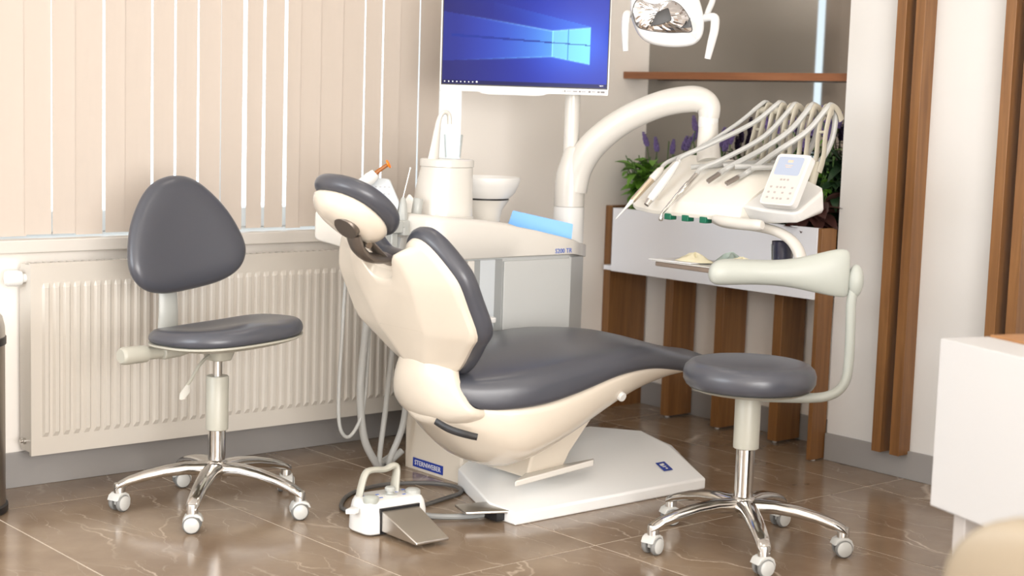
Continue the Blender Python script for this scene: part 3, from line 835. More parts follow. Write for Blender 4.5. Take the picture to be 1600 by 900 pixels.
# top cover: curved top profile, following the plan
ctop = [(2.99, .868), (3.06, .862), (3.18, .851), (3.30, .836), (3.43, .814), (3.52, .795), (3.60, .777), (3.70, .758), (3.80, .742)]
g = G(); rings = []
pl = [(2.985, 4.29), (2.985, 3.90), (3.0, 3.868), (3.05, 3.852), (3.12, 3.848), (3.2, 3.848), (3.28, 3.848), (3.36, 3.848), (3.44, 3.848), (3.52, 3.848), (3.575, 3.848), (3.60, 3.856), (3.66, 3.905), (3.72, 3.955), (3.79, 4.01), (3.80, 4.03), (3.80, 4.29)]
low = lambda x: .728 if x < 3.58 else .728 - .03 * (x - 3.58) / .2
cx_, cy_ = 3.35, 4.1
def cov(ins, h):
    rg = []
    for (x, y) in pl:
        xx = x + (cx_ - x) / abs(cx_ - x + 1e-6) * ins if True else x
        yy = y + (ins if y < 4.0 else (-ins if y > 4.2 else 0))
        zt = interp(ctop, x)
        zl = low(x)
        rg.append(V((xx, yy, zl + (zt - zl) * h if h <= 1 else zt)))
    return rg
rings = [cov(.004, 0), cov(0, .03), cov(0, .86), cov(.006, .95), cov(.018, 1.0)]
g.loft(rings)
part('top_cover', g, CREAM, r, smooth=50)
# maker's plate on the column, facing left
xp = 3.1275
p0 = V((xp, 4.135, .060)); 
lo, hi = 3.947, 4.108
g = G().add([(xp, hi, .010), (xp, lo, .010), (xp, lo, .040), (xp, hi, .040), (xp - .002, hi, .010), (xp - .002, lo, .010), (xp - .002, lo, .040), (xp - .002, hi, .040)],
            [(0, 1, 2, 3), (4, 7, 6, 5), (0, 4, 5, 1), (1, 5, 6, 2), (2, 6, 7, 3), (3, 7, 4, 0)])
part('name_plate', g, BLUE, r)
tg = text_g('STERNWEBER', .023, (xp - .0024, (lo + hi) / 2, .0245), (0, -1, 0), (0, 0, 1))
part('name_lettering', tg, WHITE, r, smooth=0)
tg = text_g('S200 TR', .022, (3.535, 3.8468, .741), (1, 0, 0), (0, 0, 1), cx=True)
part('cover_lettering', tg, BLUETINT, r, smooth=0)
# tower
g = G(); rings = []
for z, x0, x1, rr_ in ((.848, 3.060, 3.258, .095), (.853, 3.064, 3.255, .095), (.855, 3.068, 3.253, .09), (.94, 3.078, 3.254, .085), (1.012, 3.096, 3.253, .078)):
    cxx = (x0 + x1) / 2; hx = (x1 - x0) / 2
    rings.append([V((cxx + a, 4.03 + b, z)) for a, b in sup(hx, rr_, 2.6, 32)])
g.loft(rings)
part('spittoon_tower', g, CREAM, r, smooth=35)
g = G(); rings = []
for z, gx in ((1.012, -.002), (1.014, .002), (1.034, .002), (1.038, -.003)):
    rings.append([V((3.1745 + a, 4.03 + b, z)) for a, b in sup(.080 + gx, .079 + gx, 2.6, 32)])
part('tower_cap', g.loft(rings), CREAM, r, smooth=35)
# tap: tapered fin with a gooseneck
g = G().tube([(3.118, 4.03, 1.035), (3.124, 4.03, 1.08), (3.131, 4.03, 1.13), (3.138, 4.03, 1.165), (3.150, 4.03, 1.184), (3.166, 4.03, 1.188), (3.178, 4.03, 1.178), (3.181, 4.03, 1.150)],
             [(.022, .012), (.016, .010), (.0115, .009), (.008, .008), (.0075, .0075), (.0075, .0075), (.008, .008), (.0085, .0085)], 14, 5, flat=(1, 0, 0))
part('tap', g, CREAM, r)
# bowl
part('spittoon_bowl', G().lathe([(.06, .903), (.085, .905), (.102, .922), (.115, .95), (.121, .970), (.119, .975), (.113, .971), (.092, .936), (.06, .920), (0, .918)], (3.395, 4.1, 0), n=48), WHITE, r)
part('bowl_gap', G().lathe([(.082, .899), (.083, .906)], (3.395, 4.1, 0), n=32), BLACK, r)
part('bowl_base', G().lathe([(.085, .899), (.08, .893), (.062, .865), (.055, .835), (.055, .80)], (3.395, 4.1, 0), n=32), CREAM, r)
# column and arm
CXY = V((3.737, 4.048, 0))
part('column_sleeve', G().lathe([(.054, .70), (.054, .868), (.051, .872)], CXY, n=36), WHITE, r)
g = G(); rings = []
for z, hx, hy, sh in ((.873, .053, .053, 0), (.95, .053, .053, 0), (.99, .051, .053, .003), (1.03, .044, .05, .008), (1.075, .036, .044, .014), (1.083, .030, .036, .016)):
    rings.append([CXY + RT * (a + sh) + FW * b + UP * z for a, b in sup(hx, hy, 2.1, 28)])
part('column_head', g.loft(rings), CREAM, r, smooth=60)
part('monitor_post', G().lathe([(.027, 1.06), (.026, 1.30), (.024, 1.62)], CXY + V((0, 0, 0)), n=28), CREAM, r)
g = G().tube([(3.742, 4.036, .93), (3.750, 4.017, 1.015), (3.772, 3.964, 1.098), (3.814, 3.869, 1.178), (3.864, 3.753, 1.235), (3.905, 3.655, 1.257), (3.924, 3.612, 1.252), (3.934, 3.592, 1.232), (3.935, 3.589, 1.195)],
             [(.050, .044), (.050, .044), (.049, .044), (.046, .042), (.045, .041), (.045, .040), (.043, .039), (.040, .037), (.034, .034)], 20, 7, flat=(0, 0, 1))
part('console_arm', g, CREAM, r, smooth=60)
part('arm_collar', G().lathe([(.032, 1.165), (.0335, 1.168), (.0335, 1.203), (.031, 1.206)], (3.934, 3.590, 0), n=28), WHITE, r)

# ================================================================== BLUE TRAY on the unit
g = G()
for (a, b) in (((3.43, 4.02), (3.54, 3.935)),):
    pass
o_ = rpoly([(0, 0), (.222, 0), (.215, .055), (.006, .055)], .004)
bdir = V((.745, -.640, -.19)).normalized(); bn = V((.652, .758, 0)); bu = bdir.cross(bn) * -1
if bu.z < 0: bu = -bu
g.loft([[V((3.455, 4.045, .811)) + bdir * x + bn * d + bu * y for x, y in o_] for d in (0, .004)])
thing('blue_tray', g.loft([[V((3.455, 4.045, .811)) + bdir * x + bn * .004 + bu * (.003 + y * .05) for x, y in o_], [V((3.455, 4.045, .815)) + bdir * x + bn * .09 + bu * (.003 + y * .05) for x, y in o_]]),
      BLUETRAY, 'translucent light blue plastic tray leaning on top of the dental unit', 'tray', (3.53, 3.99, .79))

# ================================================================== TUMBLER on the tower
thing('water_tumbler', G().lathe([(.026, 1.040), (.032, 1.117), (.0305, 1.117), (.0248, 1.044), (0, 1.044)], (3.198, 4.03, 0), n=28), TUMBLER,
      'clear drinking tumbler under the tap of the spittoon tower', 'tumbler', (3.198, 4.03, 1.04))

# ================================================================== MONITOR
MP = V((3.676, 3.982, 0))
def mpx(a, z, n=0.0): return MP + RT * a + UP * z - FW * n
# along RT: left edge -.458, right +.121 relative to MP
ml, mr_, mb, mt = -.456, .121, 1.260, 1.614
r = root('monitor', mpx((ml + mr_) / 2, mb), 'white framed wall of blue desktop screen on the unit post', 'monitor', world=True)
r['label'] = 'white framed monitor showing a blue desktop on the unit post'
part('housing', G().prism(rpoly([(ml, mb), (mr_, mb), (mr_, mt), (ml, mt)], .006), mpx(0, 0, 0), RT, UP, -FW, -.035, .0), WHITE, r, .003)
g = G()
for x0, x1, z0, z1 in ((ml, mr_, mb, mb + .020), (ml, mr_, mt - .012, mt), (ml, ml + .004, mb, mt), (mr_ - .004, mr_, mb, mt)):
    g.prism([(x0, z0), (x1, z0), (x1, z1), (x0, z1)], mpx(0, 0, 0), RT, UP, -FW, .004)
part('bezel', g, WHITE, r, .001)
g = G().prism(rpoly([(-.33, mb + .002), (-.08, mb + .002), (-.10, mb - .006), (-.12, mb - .009), (-.29, mb - .009), (-.31, mb - .006)], .004), mpx(0, 0, .003), RT, UP, FW, .03, .002)
part('chin', g, WHITE, r)
sx0, sx1, sz0, sz1 = ml + .0045, mr_ - .0045, mb + .0205, mt - .0125
part('screen_border', G().prism([(sx0, sz0), (sx1, sz0), (sx1, sz1), (sx0, sz1)], mpx(0, 0, 0), RT, UP, -FW, .0008), BLACK, r)
# desktop picture as a coloured grid (flat print on a lit screen)
def s2l(c): c = c / 255.0; return c / 12.92 if c < .04045 else ((c + .055) / 1.055) ** 2.4
def desk(u, v):
    def mixc(a, b, t): t = max(0, min(1, t)); return tuple(a[i] + (b[i] - a[i]) * t for i in range(3))
    base = mixc((38, 38, 110), (34, 50, 170), min(1, u * 1.6))
    d = math.hypot((u - .80) * 1.6, (v - .45) * 1.25)
    base = mixc(base, (60, 110, 245), math.exp(-(d / .40) ** 2) * .9)
    c = base
    # light beams fanning left from the window
    up = .60 + (.66 - u) * .27 if u < .66 else .60 + (u - .66) * .20
    lo_ = .325 - (.66 - u) * .12 if u < .66 else .325 - (u - .66) * .31
    up2 = .66 + (.89 - u) * .40
    if u < .89:
        t = max(0, (u - .08) / .81)
        if v < up2 and v > up and u > .3: c = mixc(c, (70, 150, 250), .55 * t * t * max(0, 1 - (up2 - v) / .25))
        if lo_ < v < up:
            c = mixc(c, mixc((62, 92, 226), (110, 225, 252), t ** 1.7), min(1, .25 + .85 * t))
        e = min(abs(v - up), 1)
        c = mixc(c, (150, 215, 255), math.exp(-(e / .008) ** 2) * t * .9)
        e = abs(v - lo_)
        c = mixc(c, (130, 210, 255), math.exp(-(e / .008) ** 2) * t * .8)
        ctr = .457 + (.89 - u) * .085
        e = abs(v - ctr); wd = .004 + .011 * (1 - t)
        if e < wd and u > .05: c = mixc(c, (28, 50, 150), .85)
        if .66 < u < .89 and lo_ < v < up:
            c = mixc(c, (150, 238, 252), .5)
            if abs(u - .758) < .004: c = mixc(c, (40, 110, 190), .8)
            if abs(u - .66) < .005: c = (150, 240, 255)
            if e < .005: c = (40, 90, 180)
    if v < .045: c = mixc(c, (24, 24, 70), .75)
    return c
NX, NY = 190, 110
g = G()
for j in range(NY + 1):
    for i in range(NX + 1):
        u, v = i / NX, j / NY
        g.v.append(tuple(mpx(sx0 + .003 + (sx1 - sx0 - .006) * u, sz0 + .004 + (sz1 - sz0 - .008) * v, .0016)))
for j in range(NY):
    for i in range(NX): g.f.append((j * (NX + 1) + i, j * (NX + 1) + i + 1, (j + 1) * (NX + 1) + i + 1, (j + 1) * (NX + 1) + i))
ms = bpy.data.materials.new('desktop_picture'); ms.use_nodes = True
nt = ms.node_tree; b_ = nt.nodes['Principled BSDF']; b_.inputs['Base Color'].default_value = (.005, .005, .005, 1); b_.inputs['Roughness'].default_value = .15; b_.inputs['Specular IOR Level'].default_value = .08
at = nt.nodes.new('ShaderNodeAttribute'); at.attribute_name = 'desktop'
nt.links.new(at.outputs['Color'], b_.inputs['Emission Color']); b_.inputs['Emission Strength'].default_value = 1.25
so = part('screen', g, ms, r, smooth=0)
ca = so.data.color_attributes.new('desktop', 'FLOAT_COLOR', 'POINT')
buf = []
for j in range(NY + 1):
    for i in range(NX + 1):
        c = desk(i / NX, j / NY); buf += [s2l(max(0, c[0])), s2l(max(0, c[1])), s2l(max(0, c[2])), 1]
ca.data.foreach_set('color', buf)
ICON = glow('icon_white', (.9, .9, 1), .9)
for i in range(9):
    w_ = .0035 if i < 8 else .005
    x = sx0 + .012 + i * .0137
    part('taskbar_icon', G().prism(rpoly([(x - w_ / 2, sz0 + .010), (x + w_ / 2, sz0 + .010), (x + w_ / 2, sz0 + .010 + w_), (x - w_ / 2, sz0 + .010 + w_)], .001, 2), mpx(0, 0, .0017), RT, UP, -FW, .0003), ICON, r)
part('taskbar_clock', text_g('08:41', .006, mpx(sx1 - .020, sz0 + .0115, .0019), RT, UP, .0002), ICON, r, smooth=0)
g = G(); random.seed(3)
for x, w_, h_ in ((-.035, .006, .002), (-.028, .005, .007), (-.014, .018, .0022), (.007, .016, .0035), (.023, .007, .006), (.036, .014, .0025), (.056, .008, .007), (.070, .014, .0028), (.087, .009, .006), (.101, .014, .006)):
    g.prism([(x - w_ / 2, mb + .011 - h_ / 2), (x + w_ / 2, mb + .011 - h_ / 2), (x + w_ / 2, mb + .011 + h_ / 2), (x - w_ / 2, mb + .011 + h_ / 2)], mpx(0, 0, .004), RT, UP, -FW, .0006)
part('bezel_print', g, INK, r)
part('post_clamp', G().bb(-.05, .05, -.02, .02, -.05, .05).__class__().prism(rpoly([(-.03, 1.42), (.11, 1.42), (.11, 1.52), (-.03, 1.52)], .01), mpx(0, 0, -.034), RT, UP, FW, .03, .004), WHITE, r)

# ================================================================== OPERATING LAMP
LP = V((3.666, 3.529, 1.495))
S_ = 5.0 / 2457
def lx(px, py, n=0.0): return LP + RT * ((px - 1047) * S_) + UP * ((35 - py) * S_) - FW * n
r = root('operating_lamp', LP + UP * -.1, 'white dental operating lamp with mirrored reflector beside the monitor', 'lamp', world=True)
ho = [(987, -25), (985, 5), (986, 24), (993, 44), (1003, 60), (1020, 69), (1045, 73), (1070, 72), (1088, 68), (1098, 58), (1102, 42), (1100, 22), (1094, 2), (1086, -16), (1070, -34), (1040, -40), (1005, -38)]
hp_ = rpoly(ho, 14, 3)
HOUT = [((p[0] - 1047) * S_, (35 - p[1]) * S_) for p in hp_]
wo = [(989, 9), (993, 2), (1000, 1), (1009, 5), (1019, 7.5), (1028, 6.5), (1038, 3), (1048, 1), (1060, 6), (1070, 16), (1077, 27), (1081, 37), (1081.5, 48.5), (1065, 50.5), (1045, 51.5), (1021, 50), (1006, 47.5), (997, 44), (990.5, 33), (987.5, 18)]
WOUT = [((p.x - 1047) * S_, (35 - p.y) * S_) for p in crv([(a, b, 0) for a, b in wo + wo[:1]], 3)[:-1]]
Nl = norms(HOUT); rings = []
for ins, d in ((.07, -.11), (.03, -.095), (.008, -.07), (0, -.04), (0, -.012), (.004, -.003), (.010, 0)):
    rings.append([LP + RT * (p[0] - Nl[i][0] * ins) + UP * (p[1] - Nl[i][1] * ins) - FW * d for i, p in enumerate(HOUT)])
part('lamp_head', G().loft(rings), LAMPW, r, smooth=50)
part('reflector_rim', G().prism(WOUT, LP - FW * .0005, RT, UP, -FW, .003, .0), BLACK, r)
# faceted two-lobed mirror reflector
REFL = bpy.data.materials.new('faceted_mirror'); REFL.use_nodes = True
nt = REFL.node_tree; b_ = nt.nodes['Principled BSDF']; b_.inputs['Metallic'].default_value = 1; b_.inputs['Roughness'].default_value = .12
b_.inputs['Base Color'].default_value = (.74, .73, .74, 1)
ci = (sum(p[0] for p in WOUT) / len(WOUT), sum(p[1] for p in WOUT) / len(WOUT))
g = G(); rings = []
random.seed(11)
for s_ in (.965, .85, .7, .55, .4, .25, .1):
    rg = []
    for i, p in enumerate(WOUT):
        x = ci[0] + (p[0] - ci[0]) * s_; y = ci[1] + (p[1] - ci[1]) * s_
        lobe = abs(sin((x - ci[0]) / .095 * pi * .5 + .4)) * .03
        dep = .0035 + (1 - s_) * .012 + lobe * (1 - s_) * .8 + random.uniform(0, .0025) * (s_ < .9)
        rg.append(LP + RT * x + UP * y - FW * dep)
    rings.append(rg)
g.loft(rings, cap=False)
part('reflector', g, REFL, r, smooth=0)
g = G()
part('bulb_shield', G().prism(rpoly([((1015 - 1047) * S_, (35 - 43) * S_), ((1025 - 1047) * S_, (35 - 20) * S_), ((1042 - 1047) * S_, (35 - 13) * S_), ((1049 - 1047) * S_, (35 - 33) * S_), ((1030 - 1047) * S_, (35 - 40) * S_)], .006, 3), LP - FW * .030, RT, UP, -FW, .004, .001), BLACK, r)
part('side_shield', G().prism(rpoly([((1062 - 1047) * S_, (35 - 44) * S_), ((1072 - 1047) * S_, (35 - 36) * S_), ((1077 - 1047) * S_, (35 - 26) * S_), ((1080 - 1047) * S_, (35 - 42) * S_)], .004, 3), LP - FW * .016, RT, UP, -FW, .003, .0005), BLACK, r)
# handles
h1 = [lx(986, 24, -.03), lx(980, 24, .0), lx(977.5, 30, .015), lx(977, 50, .018), lx(979, 82, .02)]
part('handle', G().tube(h1, [.010, .012, .0125, .012, .009], 14, 5), LAMPW, r)
h2 = [lx(1098, 27, -.03), lx(1108, 25, .0), lx(1116, 27, .012), lx(1116, 45, .016), lx(1112, 65, .018), lx(1107, 90, .02)]
part('handle', G().tube(h2, [.013, .013, .0145, .014, .013, .010], 14, 5), LAMPW, r)
part('yoke', G().tube([lx(1104, 26, -.02), lx(1108, 14, -.03), lx(1115, -4, -.05), lx(1117, -30, -.08), lx(1100, -60, -.1), lx(1060, -75, -.1)], [(.014, .010), (.013, .010), (.012, .010), (.012, .012)], 12, 5), LAMPW, r)
part('lamp_arm', G().tube([lx(1060, -75, -.1), lx(1010, -85, -.12), V((3.70, 3.95, 1.75)), V((3.737, 4.048, 1.70)), V((3.737, 4.048, 1.60))], .018, 12, 6), LAMPW, r)

# ================================================================== INSTRUMENT CONSOLE
r = root('instrument_console', (3.85, 3.45, .88), 'cream instrument console with whip arms in front of the plants', 'console', world=True)
con = r
g = G(); rings = []
for y, xf, zf, zl, xb, zb in ((3.722, 3.735, .917, .905, 3.93, 1.035), (3.715, 3.722, .922, .893, 3.945, 1.055), (3.69, 3.712, .926, .886, 3.955, 1.068), (3.60, 3.70, .932, .880, 3.965, 1.072), (3.45, 3.70, .936, .880, 3.97, 1.060), (3.30, 3.705, .936, .880, 3.97, 1.045), (3.235, 3.715, .934, .882, 3.96, 1.03)):
    rings.append([V((xf, y, zl)), V((xf - .004, y, zl + .012)), V((xf, y, zf - .008)), V((xf + .012, y, zf + .002)), V((xf + .08, y, zf + (zb - zf) * .42)), V((xf + .16, y, zf + (zb - zf) * .80)), V((xb - .03, y, zb)), V((xb, y, zb - .02)), V((xb, y, .94)), V((xb - .08, y, .90)), V((xf + .05, y, zl - .004))])
g.loft(rings)
part('console_body', g, mat('console_cream', (.80, .77, .70), .25), r, bevel=.004, smooth=24)
# arm end socket
part('arm_socket', G().tube([(3.934, 3.589, 1.195), (3.934, 3.588, 1.15), (3.926, 3.578, 1.10), (3.915, 3.56, 1.05)], [.032, .034, .038, .042], 20, 5), CREAM, r)
# right wing carrying the keypad
g = G().loft([[V((3.72, 3.24, .93)), V((3.93, 3.24, 1.03)), V((3.93, 3.24, .93)), V((3.76, 3.24, .885))],
              [V((3.71, 3.15, .925)), V((3.91, 3.15, 1.02)), V((3.92, 3.15, .92)), V((3.74, 3.15, .88))],
              [V((3.725, 3.05, .92)), V((3.87, 3.05, 1.0)), V((3.88, 3.05, .92)), V((3.75, 3.05, .89))],
              [V((3.74, 3.03, .925)), V((3.85, 3.03, .985)), V((3.86, 3.03, .93)), V((3.77, 3.03, .90))]])
part('console_wing', g, WHITE, r, .008)
# keypad
ktl, ktr, kbr, kbl = V((3.775, 3.158, 1.100)), V((3.775, 3.027, 1.100)), V((3.693, 3.014, .938)), V((3.693, 3.143, .948))
kx = (ktr - ktl).normalized(); ky = (ktl - kbl).normalized(); kn = kx.cross(ky).normalized(); ky = kn.cross(kx)
if kn.x > 0: kn = -kn
kw, kh = (ktr - ktl).length, (ktl - kbl).length
ko = (ktl + ktr + kbl + kbr) / 4
def kp(a, b, w_, h_, off, t): return G().prism(rpoly([(a - w_ / 2, b - h_ / 2), (a + w_ / 2, b - h_ / 2), (a + w_ / 2, b + h_ / 2), (a - w_ / 2, b + h_ / 2)], min(w_, h_) * .12, 3), ko + kn * off, kx, ky, kn, t)
kr = part('keypad', kp(0, 0, kw, kh, -.028, .028), WHITE, r, .003)
part('keypad_face', kp(0, -.003, kw - .014, kh - .016, 0, .0012), KEYFACE, kr)
part('display', kp(-.002, .044, kw - .034, .062, .0012, .0012), LCD, kr)
part('display_print', kp(-.002, .060, .020, .008, .0025, .0004).add(*(lambda q: (q.v, q.f))(kp(-.002, .046, .030, .002, .0025, .0004))).add(*(lambda q: (q.v, q.f))(kp(-.002, .040, .022, .002, .0025, .0004))), mat('display_peach', (.75, .55, .42), .6), kr)
for (a, b) in ((-.012, -.002), (0, -.002), (.014, -.002), (-.04, -.028), (-.016, -.028), (-.002, -.028), (.012, -.028), (.042, -.028), (-.042, -.046), (-.018, -.046), (.012, -.046), (.042, -.046), (-.04, -.064), (-.016, -.066), (0, -.066), (.014, -.066), (.042, -.064)):
    part('button', kp(a, b, .008, .006, .0012, .001), mat('button_print', (.42, .38, .37), .5), kr)
# front grab handle, tray arm
part('grab_handle', G().tube([(3.70, 3.33, .885), (3.688, 3.28, .880), (3.685, 3.20, .878), (3.686, 3.145, .879), (3.688, 3.125, .880)], [.012, .017, .018, .018, .013], 14, 5), CREAM, r)
g = G().tube([(3.80, 3.42, .875), (3.77, 3.34, .867), (3.765, 3.22, .867), (3.762, 3.13, .858), (3.760, 3.07, .836), (3.758, 3.035, .80), (3.758, 3.022, .755), (3.758, 3.02, .732)],
             [(.016, .02), (.016, .02), (.016, .02), (.015, .02), (.016, .02), (.018, .02), (.018, .02), (.018, .02)], 16, 6, flat=(0, 0, 1))
part('tray_arm', g, CREAM, r)
g = G().prism(rpoly([(3.715, 3.605), (3.715, 2.98), (3.90, 2.98), (3.90, 3.605)], .02), (0, 0, .708), (1, 0, 0), (0, 1, 0), (0, 0, 1), .016, .003)
part('tray_plate', g, mat('tray_brown_edge', (.27, .21, .17), .4), r)
part('tray_top', G().prism(rpoly([(3.708, 3.615), (3.72, 2.985), (3.895, 2.985), (3.895, 3.615)], .018), (0, 0, .7245), (1, 0, 0), (0, 1, 0), (0, 0, 1), .003), WHITE, r)
for y in (3.532, 3.455, 3.378, 3.300):
    part('instrument_clip', G().prism(rpoly([(y - .014, .866), (y + .014, .866), (y + .014, .886), (y - .014, .886)], .003), (3.695, 0, 0), (0, 1, 0), (0, 0, 1), (1, 0, 0), .03, .002), GREEN, r)
# whip arms
BR = [(3.405, 3.397), (3.346, 3.335), (3.284, 3.256), (3.211, 3.190), (3.142, 3.120)]
for yt, yb in BR:
    zt = 1.234
    wa = part('whip_arm', G().tube([(3.925, yb + .012, 1.04), (3.94, yb + .014, 1.09), (3.972, yt + .014, 1.16), (3.992, yt + .014, zt), (4.012, yt + .012, zt + .010), (4.035, yt + .012, zt - .005), (4.05, yt + .012, zt - .03)], [(.013, .005), (.011, .0045), (.010, .0045), (.015, .005)], 8, 5, flat=(1, 0, 0)), BRACKET, r)
    part('whip_rail', G().tube([(3.925, yb - .012, 1.04), (3.94, yb - .014, 1.09), (3.972, yt - .014, 1.16), (3.992, yt - .014, zt), (4.012, yt - .012, zt + .010), (4.035, yt - .012, zt - .005), (4.05, yt - .012, zt - .03)], [(.013, .005), (.011, .0045), (.010, .0045), (.015, .005)], 8, 5, flat=(1, 0, 0)), BRACKET, wa)
    part('whip_roller', G().cyl((3.995, yt - .014, zt - .006), (3.995, yt + .014, zt - .006), .013, n=16), BRACKET, wa)
    part('whip_pin', G().cyl((3.972, yt - .014, 1.165), (3.972, yt + .014, 1.165), .005, n=10), BRACKET, wa)
    part('whip_foot', G().tube([(3.90, yb, .98), (3.92, yb, 1.04), (3.935, yb, 1.07)], [(.014, .012), (.013, .012), (.008, .014)], 10, 4, flat=(1, 0, 0)), BRACKET, wa)

# ---- handpieces with their hoses (each a thing held by the console)
def hose(pts, rad_, parent, m=TUBEW): return part('hose', G().tube(pts, rad_, 8, 6), m, parent)
def hp_axis(a, b):
    a, b = V(a), V(b); return a, b, (b - a)
HG = 'handpieces on the instrument console'
# 1 scaler, steel grip, white cone tip (farthest left)
a, b, d = hp_axis((3.583, 3.655, .861), (3.765, 3.63, 1.028))
r1 = root('scaler_handpiece', a, 'bronze gripped scaler with white pointed tip at the far left of the console', 'handpiece', group=HG, world=True)
L_ = d.length
part('tip', G().lathe([(.0006, 0), (.0022, .005), (.003, .04), (.0065, .075), (.0085, .085)], a, d, 14), WHITE, r1)
part('grip', G().lathe([(.008, .085), (.0095, .09), (.0105, .16), (.011, .19)], a, d, 18), mat('gold_steel', (.62, .52, .40), .28, metal=.9), r1)
part('rear_sleeve', G().lathe([(.0115, .19), (.0135, .195), (.0125, .235), (.006, L_)], a, d, 18), CREAM, r1)
hose([b - d * .05, b + d * .12, (3.85, 3.545, 1.098), (3.93, 3.46, 1.180), (3.98, 3.41, 1.243), (4.005, 3.405, 1.254), (4.03, 3.405, 1.235), (4.035, 3.40, 1.16), (4.0, 3.40, 1.07), (3.95, 3.42, 1.04)], .0068, r1)
# 2 white handpiece with dark square nozzle
a, b, d = hp_axis((3.655, 3.585, .915), (3.775, 3.565, 1.055))
r2 = root('polishing_handpiece', a, 'thick white handpiece with open steel nozzle second from the left', 'handpiece', group=HG, world=True)
L_ = d.length
part('nozzle', G().lathe([(.007, -.006), (.009, -.006), (.0095, .02), (.005, .02)], a, d, 14), STEEL, r2)
part('grip', G().lathe([(.0105, .015), (.013, .02), (.0145, .07), (.0125, .13), (.007, L_)], a, d, 18), WHITE, r2)
hose([b - d * .05, b + d * .10, (3.86, 3.50, 1.115), (3.94, 3.40, 1.185), (3.985, 3.350, 1.242), (4.008, 3.346, 1.254), (4.032, 3.346, 1.235), (4.035, 3.345, 1.15), (3.99, 3.35, 1.07), (3.93, 3.40, 1.062), (3.86, 3.47, 1.045), (3.80, 3.535, 1.035)], .0085, r2)
# 3 turbine, steel, angled head
a, b, d = hp_axis((3.655, 3.50, .905), (3.775, 3.482, 1.018))
r3 = root('turbine_handpiece', (3.648, 3.50, .875), 'slim steel turbine handpiece with bent head, third from the left', 'handpiece', group=HG, world=True)
L_ = d.length
part('body', G().lathe([(.0055, 0), (.007, .03), (.0085, .06), (.0075, .075), (.0095, .078), (.0095, .12), (.008, .125), (.0075, L_)], a, d, 18), CHROME, r3)
part('neck', G().tube([a + d * .02, a - d * .10, (3.638, 3.502, .888), (3.634, 3.503, .874)], [.0055, .005, .0045, .0045], 12, 5), CHROME, r3)
part('head', G().lathe([(.006, 0), (.0075, .002), (.0075, .012), (.005, .014)], (3.634, 3.503, .866), (.25, 0, 1), 16), STEEL, r3)
hose([b - d * .03, b + d * .15, (3.85, 3.42, 1.075), (3.93, 3.34, 1.145), (3.985, 3.287, 1.232), (4.008, 3.284, 1.25), (4.035, 3.284, 1.225), (4.03, 3.285, 1.14), (3.98, 3.30, 1.07), (3.91, 3.36, 1.058), (3.84, 3.43, 1.045)], .0085, r3)
# 4,5 empty hose couplings
for idx, (aa, bb_, yt, lab) in enumerate((((3.753, 3.415, .996), (3.800, 3.408, 1.022), 3.211, 'hose end with open dark metal coupling left of the other open one'),
                                         ((3.763, 3.345, .993), (3.812, 3.338, 1.014), 3.142, 'hose end with open dark metal coupling nearest the keypad'))):
    a, b, d = hp_axis(aa, bb_)
    r4 = root('coupling_hose', a, lab, 'hose', group='open hose couplings on the console', world=True)
    part('coupling', G().lathe([(.006, .002), (.0082, 0), (.0082, d.length)], a, d, 16), mat('dark_steel', (.32, .29, .27), .3, metal=.9), r4)
    hose([b - d * .1, b + d * .8, (3.88, yt + .10, 1.10), (3.945, yt + .04, 1.165), (3.985, yt, 1.236), (4.01, yt, 1.25), (4.035, yt, 1.225), (4.03, yt + .01, 1.13), (3.98, yt + .03, 1.06), (3.90, yt + .10, 1.05), (3.84, yt + .17, 1.045)], .0092, r4)

# ---- on the tray
thing('tray_liner', G().loft([[V((3.705, 3.62, .7285)), V((3.72, 3.44, .7285)), V((3.87, 3.43, .7285)), V((3.86, 3.60, .7285))], [V((3.708, 3.618, .7305)), V((3.722, 3.442, .732)), V((3.868, 3.432, .730)), V((3.858, 3.598, .731))]]),
      mat('paper_liner', (.82, .82, .84), .6), 'white paper liner over the left end of the instrument tray', 'liner', (3.78, 3.53, .7285))
def crumple(c, a, b, h, seed, n=20, m=7):
    random.seed(seed); g = G(); rings = []
    for i in range(m + 1):
        s_ = 1 - i / m
        rings.append([V((c[0] + a * s_ * cos(t) * (1 + .18 * sin(3 * t + seed)), c[1] + b * s_ * sin(t) * (1 + .16 * cos(2 * t + seed)), c[2] + (h * (1 - s_ ** 1.6) * (1 + .35 * sin(4 * t + seed * 2)) + random.uniform(0, .003)) * (i > 0))) for t in [2 * pi * j / n for j in range(n)]])
    return g.loft(rings)
thing('latex_glove', crumple((3.775, 3.475, .732), .04, .075, .022, 1), GLOVE, 'crumpled cream glove on the left part of the tray', 'glove', (3.775, 3.475, .732), group='gloves on the tray')
thing('latex_glove', crumple((3.79, 3.285, .728), .045, .075, .026, 4), GLOVE, 'crumpled cream glove in the middle of the tray beside the cup', 'glove', (3.79, 3.285, .728), group='gloves on the tray')
thing('plastic_bag', crumple((3.845, 3.385, .728), .035, .075, .030, 6), mat('pale_green_film', (.55, .66, .60), .15, trans=.3), 'crumpled clear greenish plastic bag behind the gloves on the tray', 'bag', (3.845, 3.385, .728))
cup = root('bur_cup', (3.80, 3.135, .728), 'smoked dark cup with clear front on the instrument tray', 'cup', world=True)
part('cup_wall', G().lathe([(.027, .728), (.030, .732), (.034, .80), (.034, .826), (.0325, .826), (.029, .735), (0, .735)], (3.80, 3.135, 0), n=32), CUPDARK, cup)
part('clear_sleeve', G().lathe([(.030, .728), (.0365, .815), (.0358, .815), (.0295, .729)], (3.80, 3.135, 0), n=32), TUMBLER, cup)
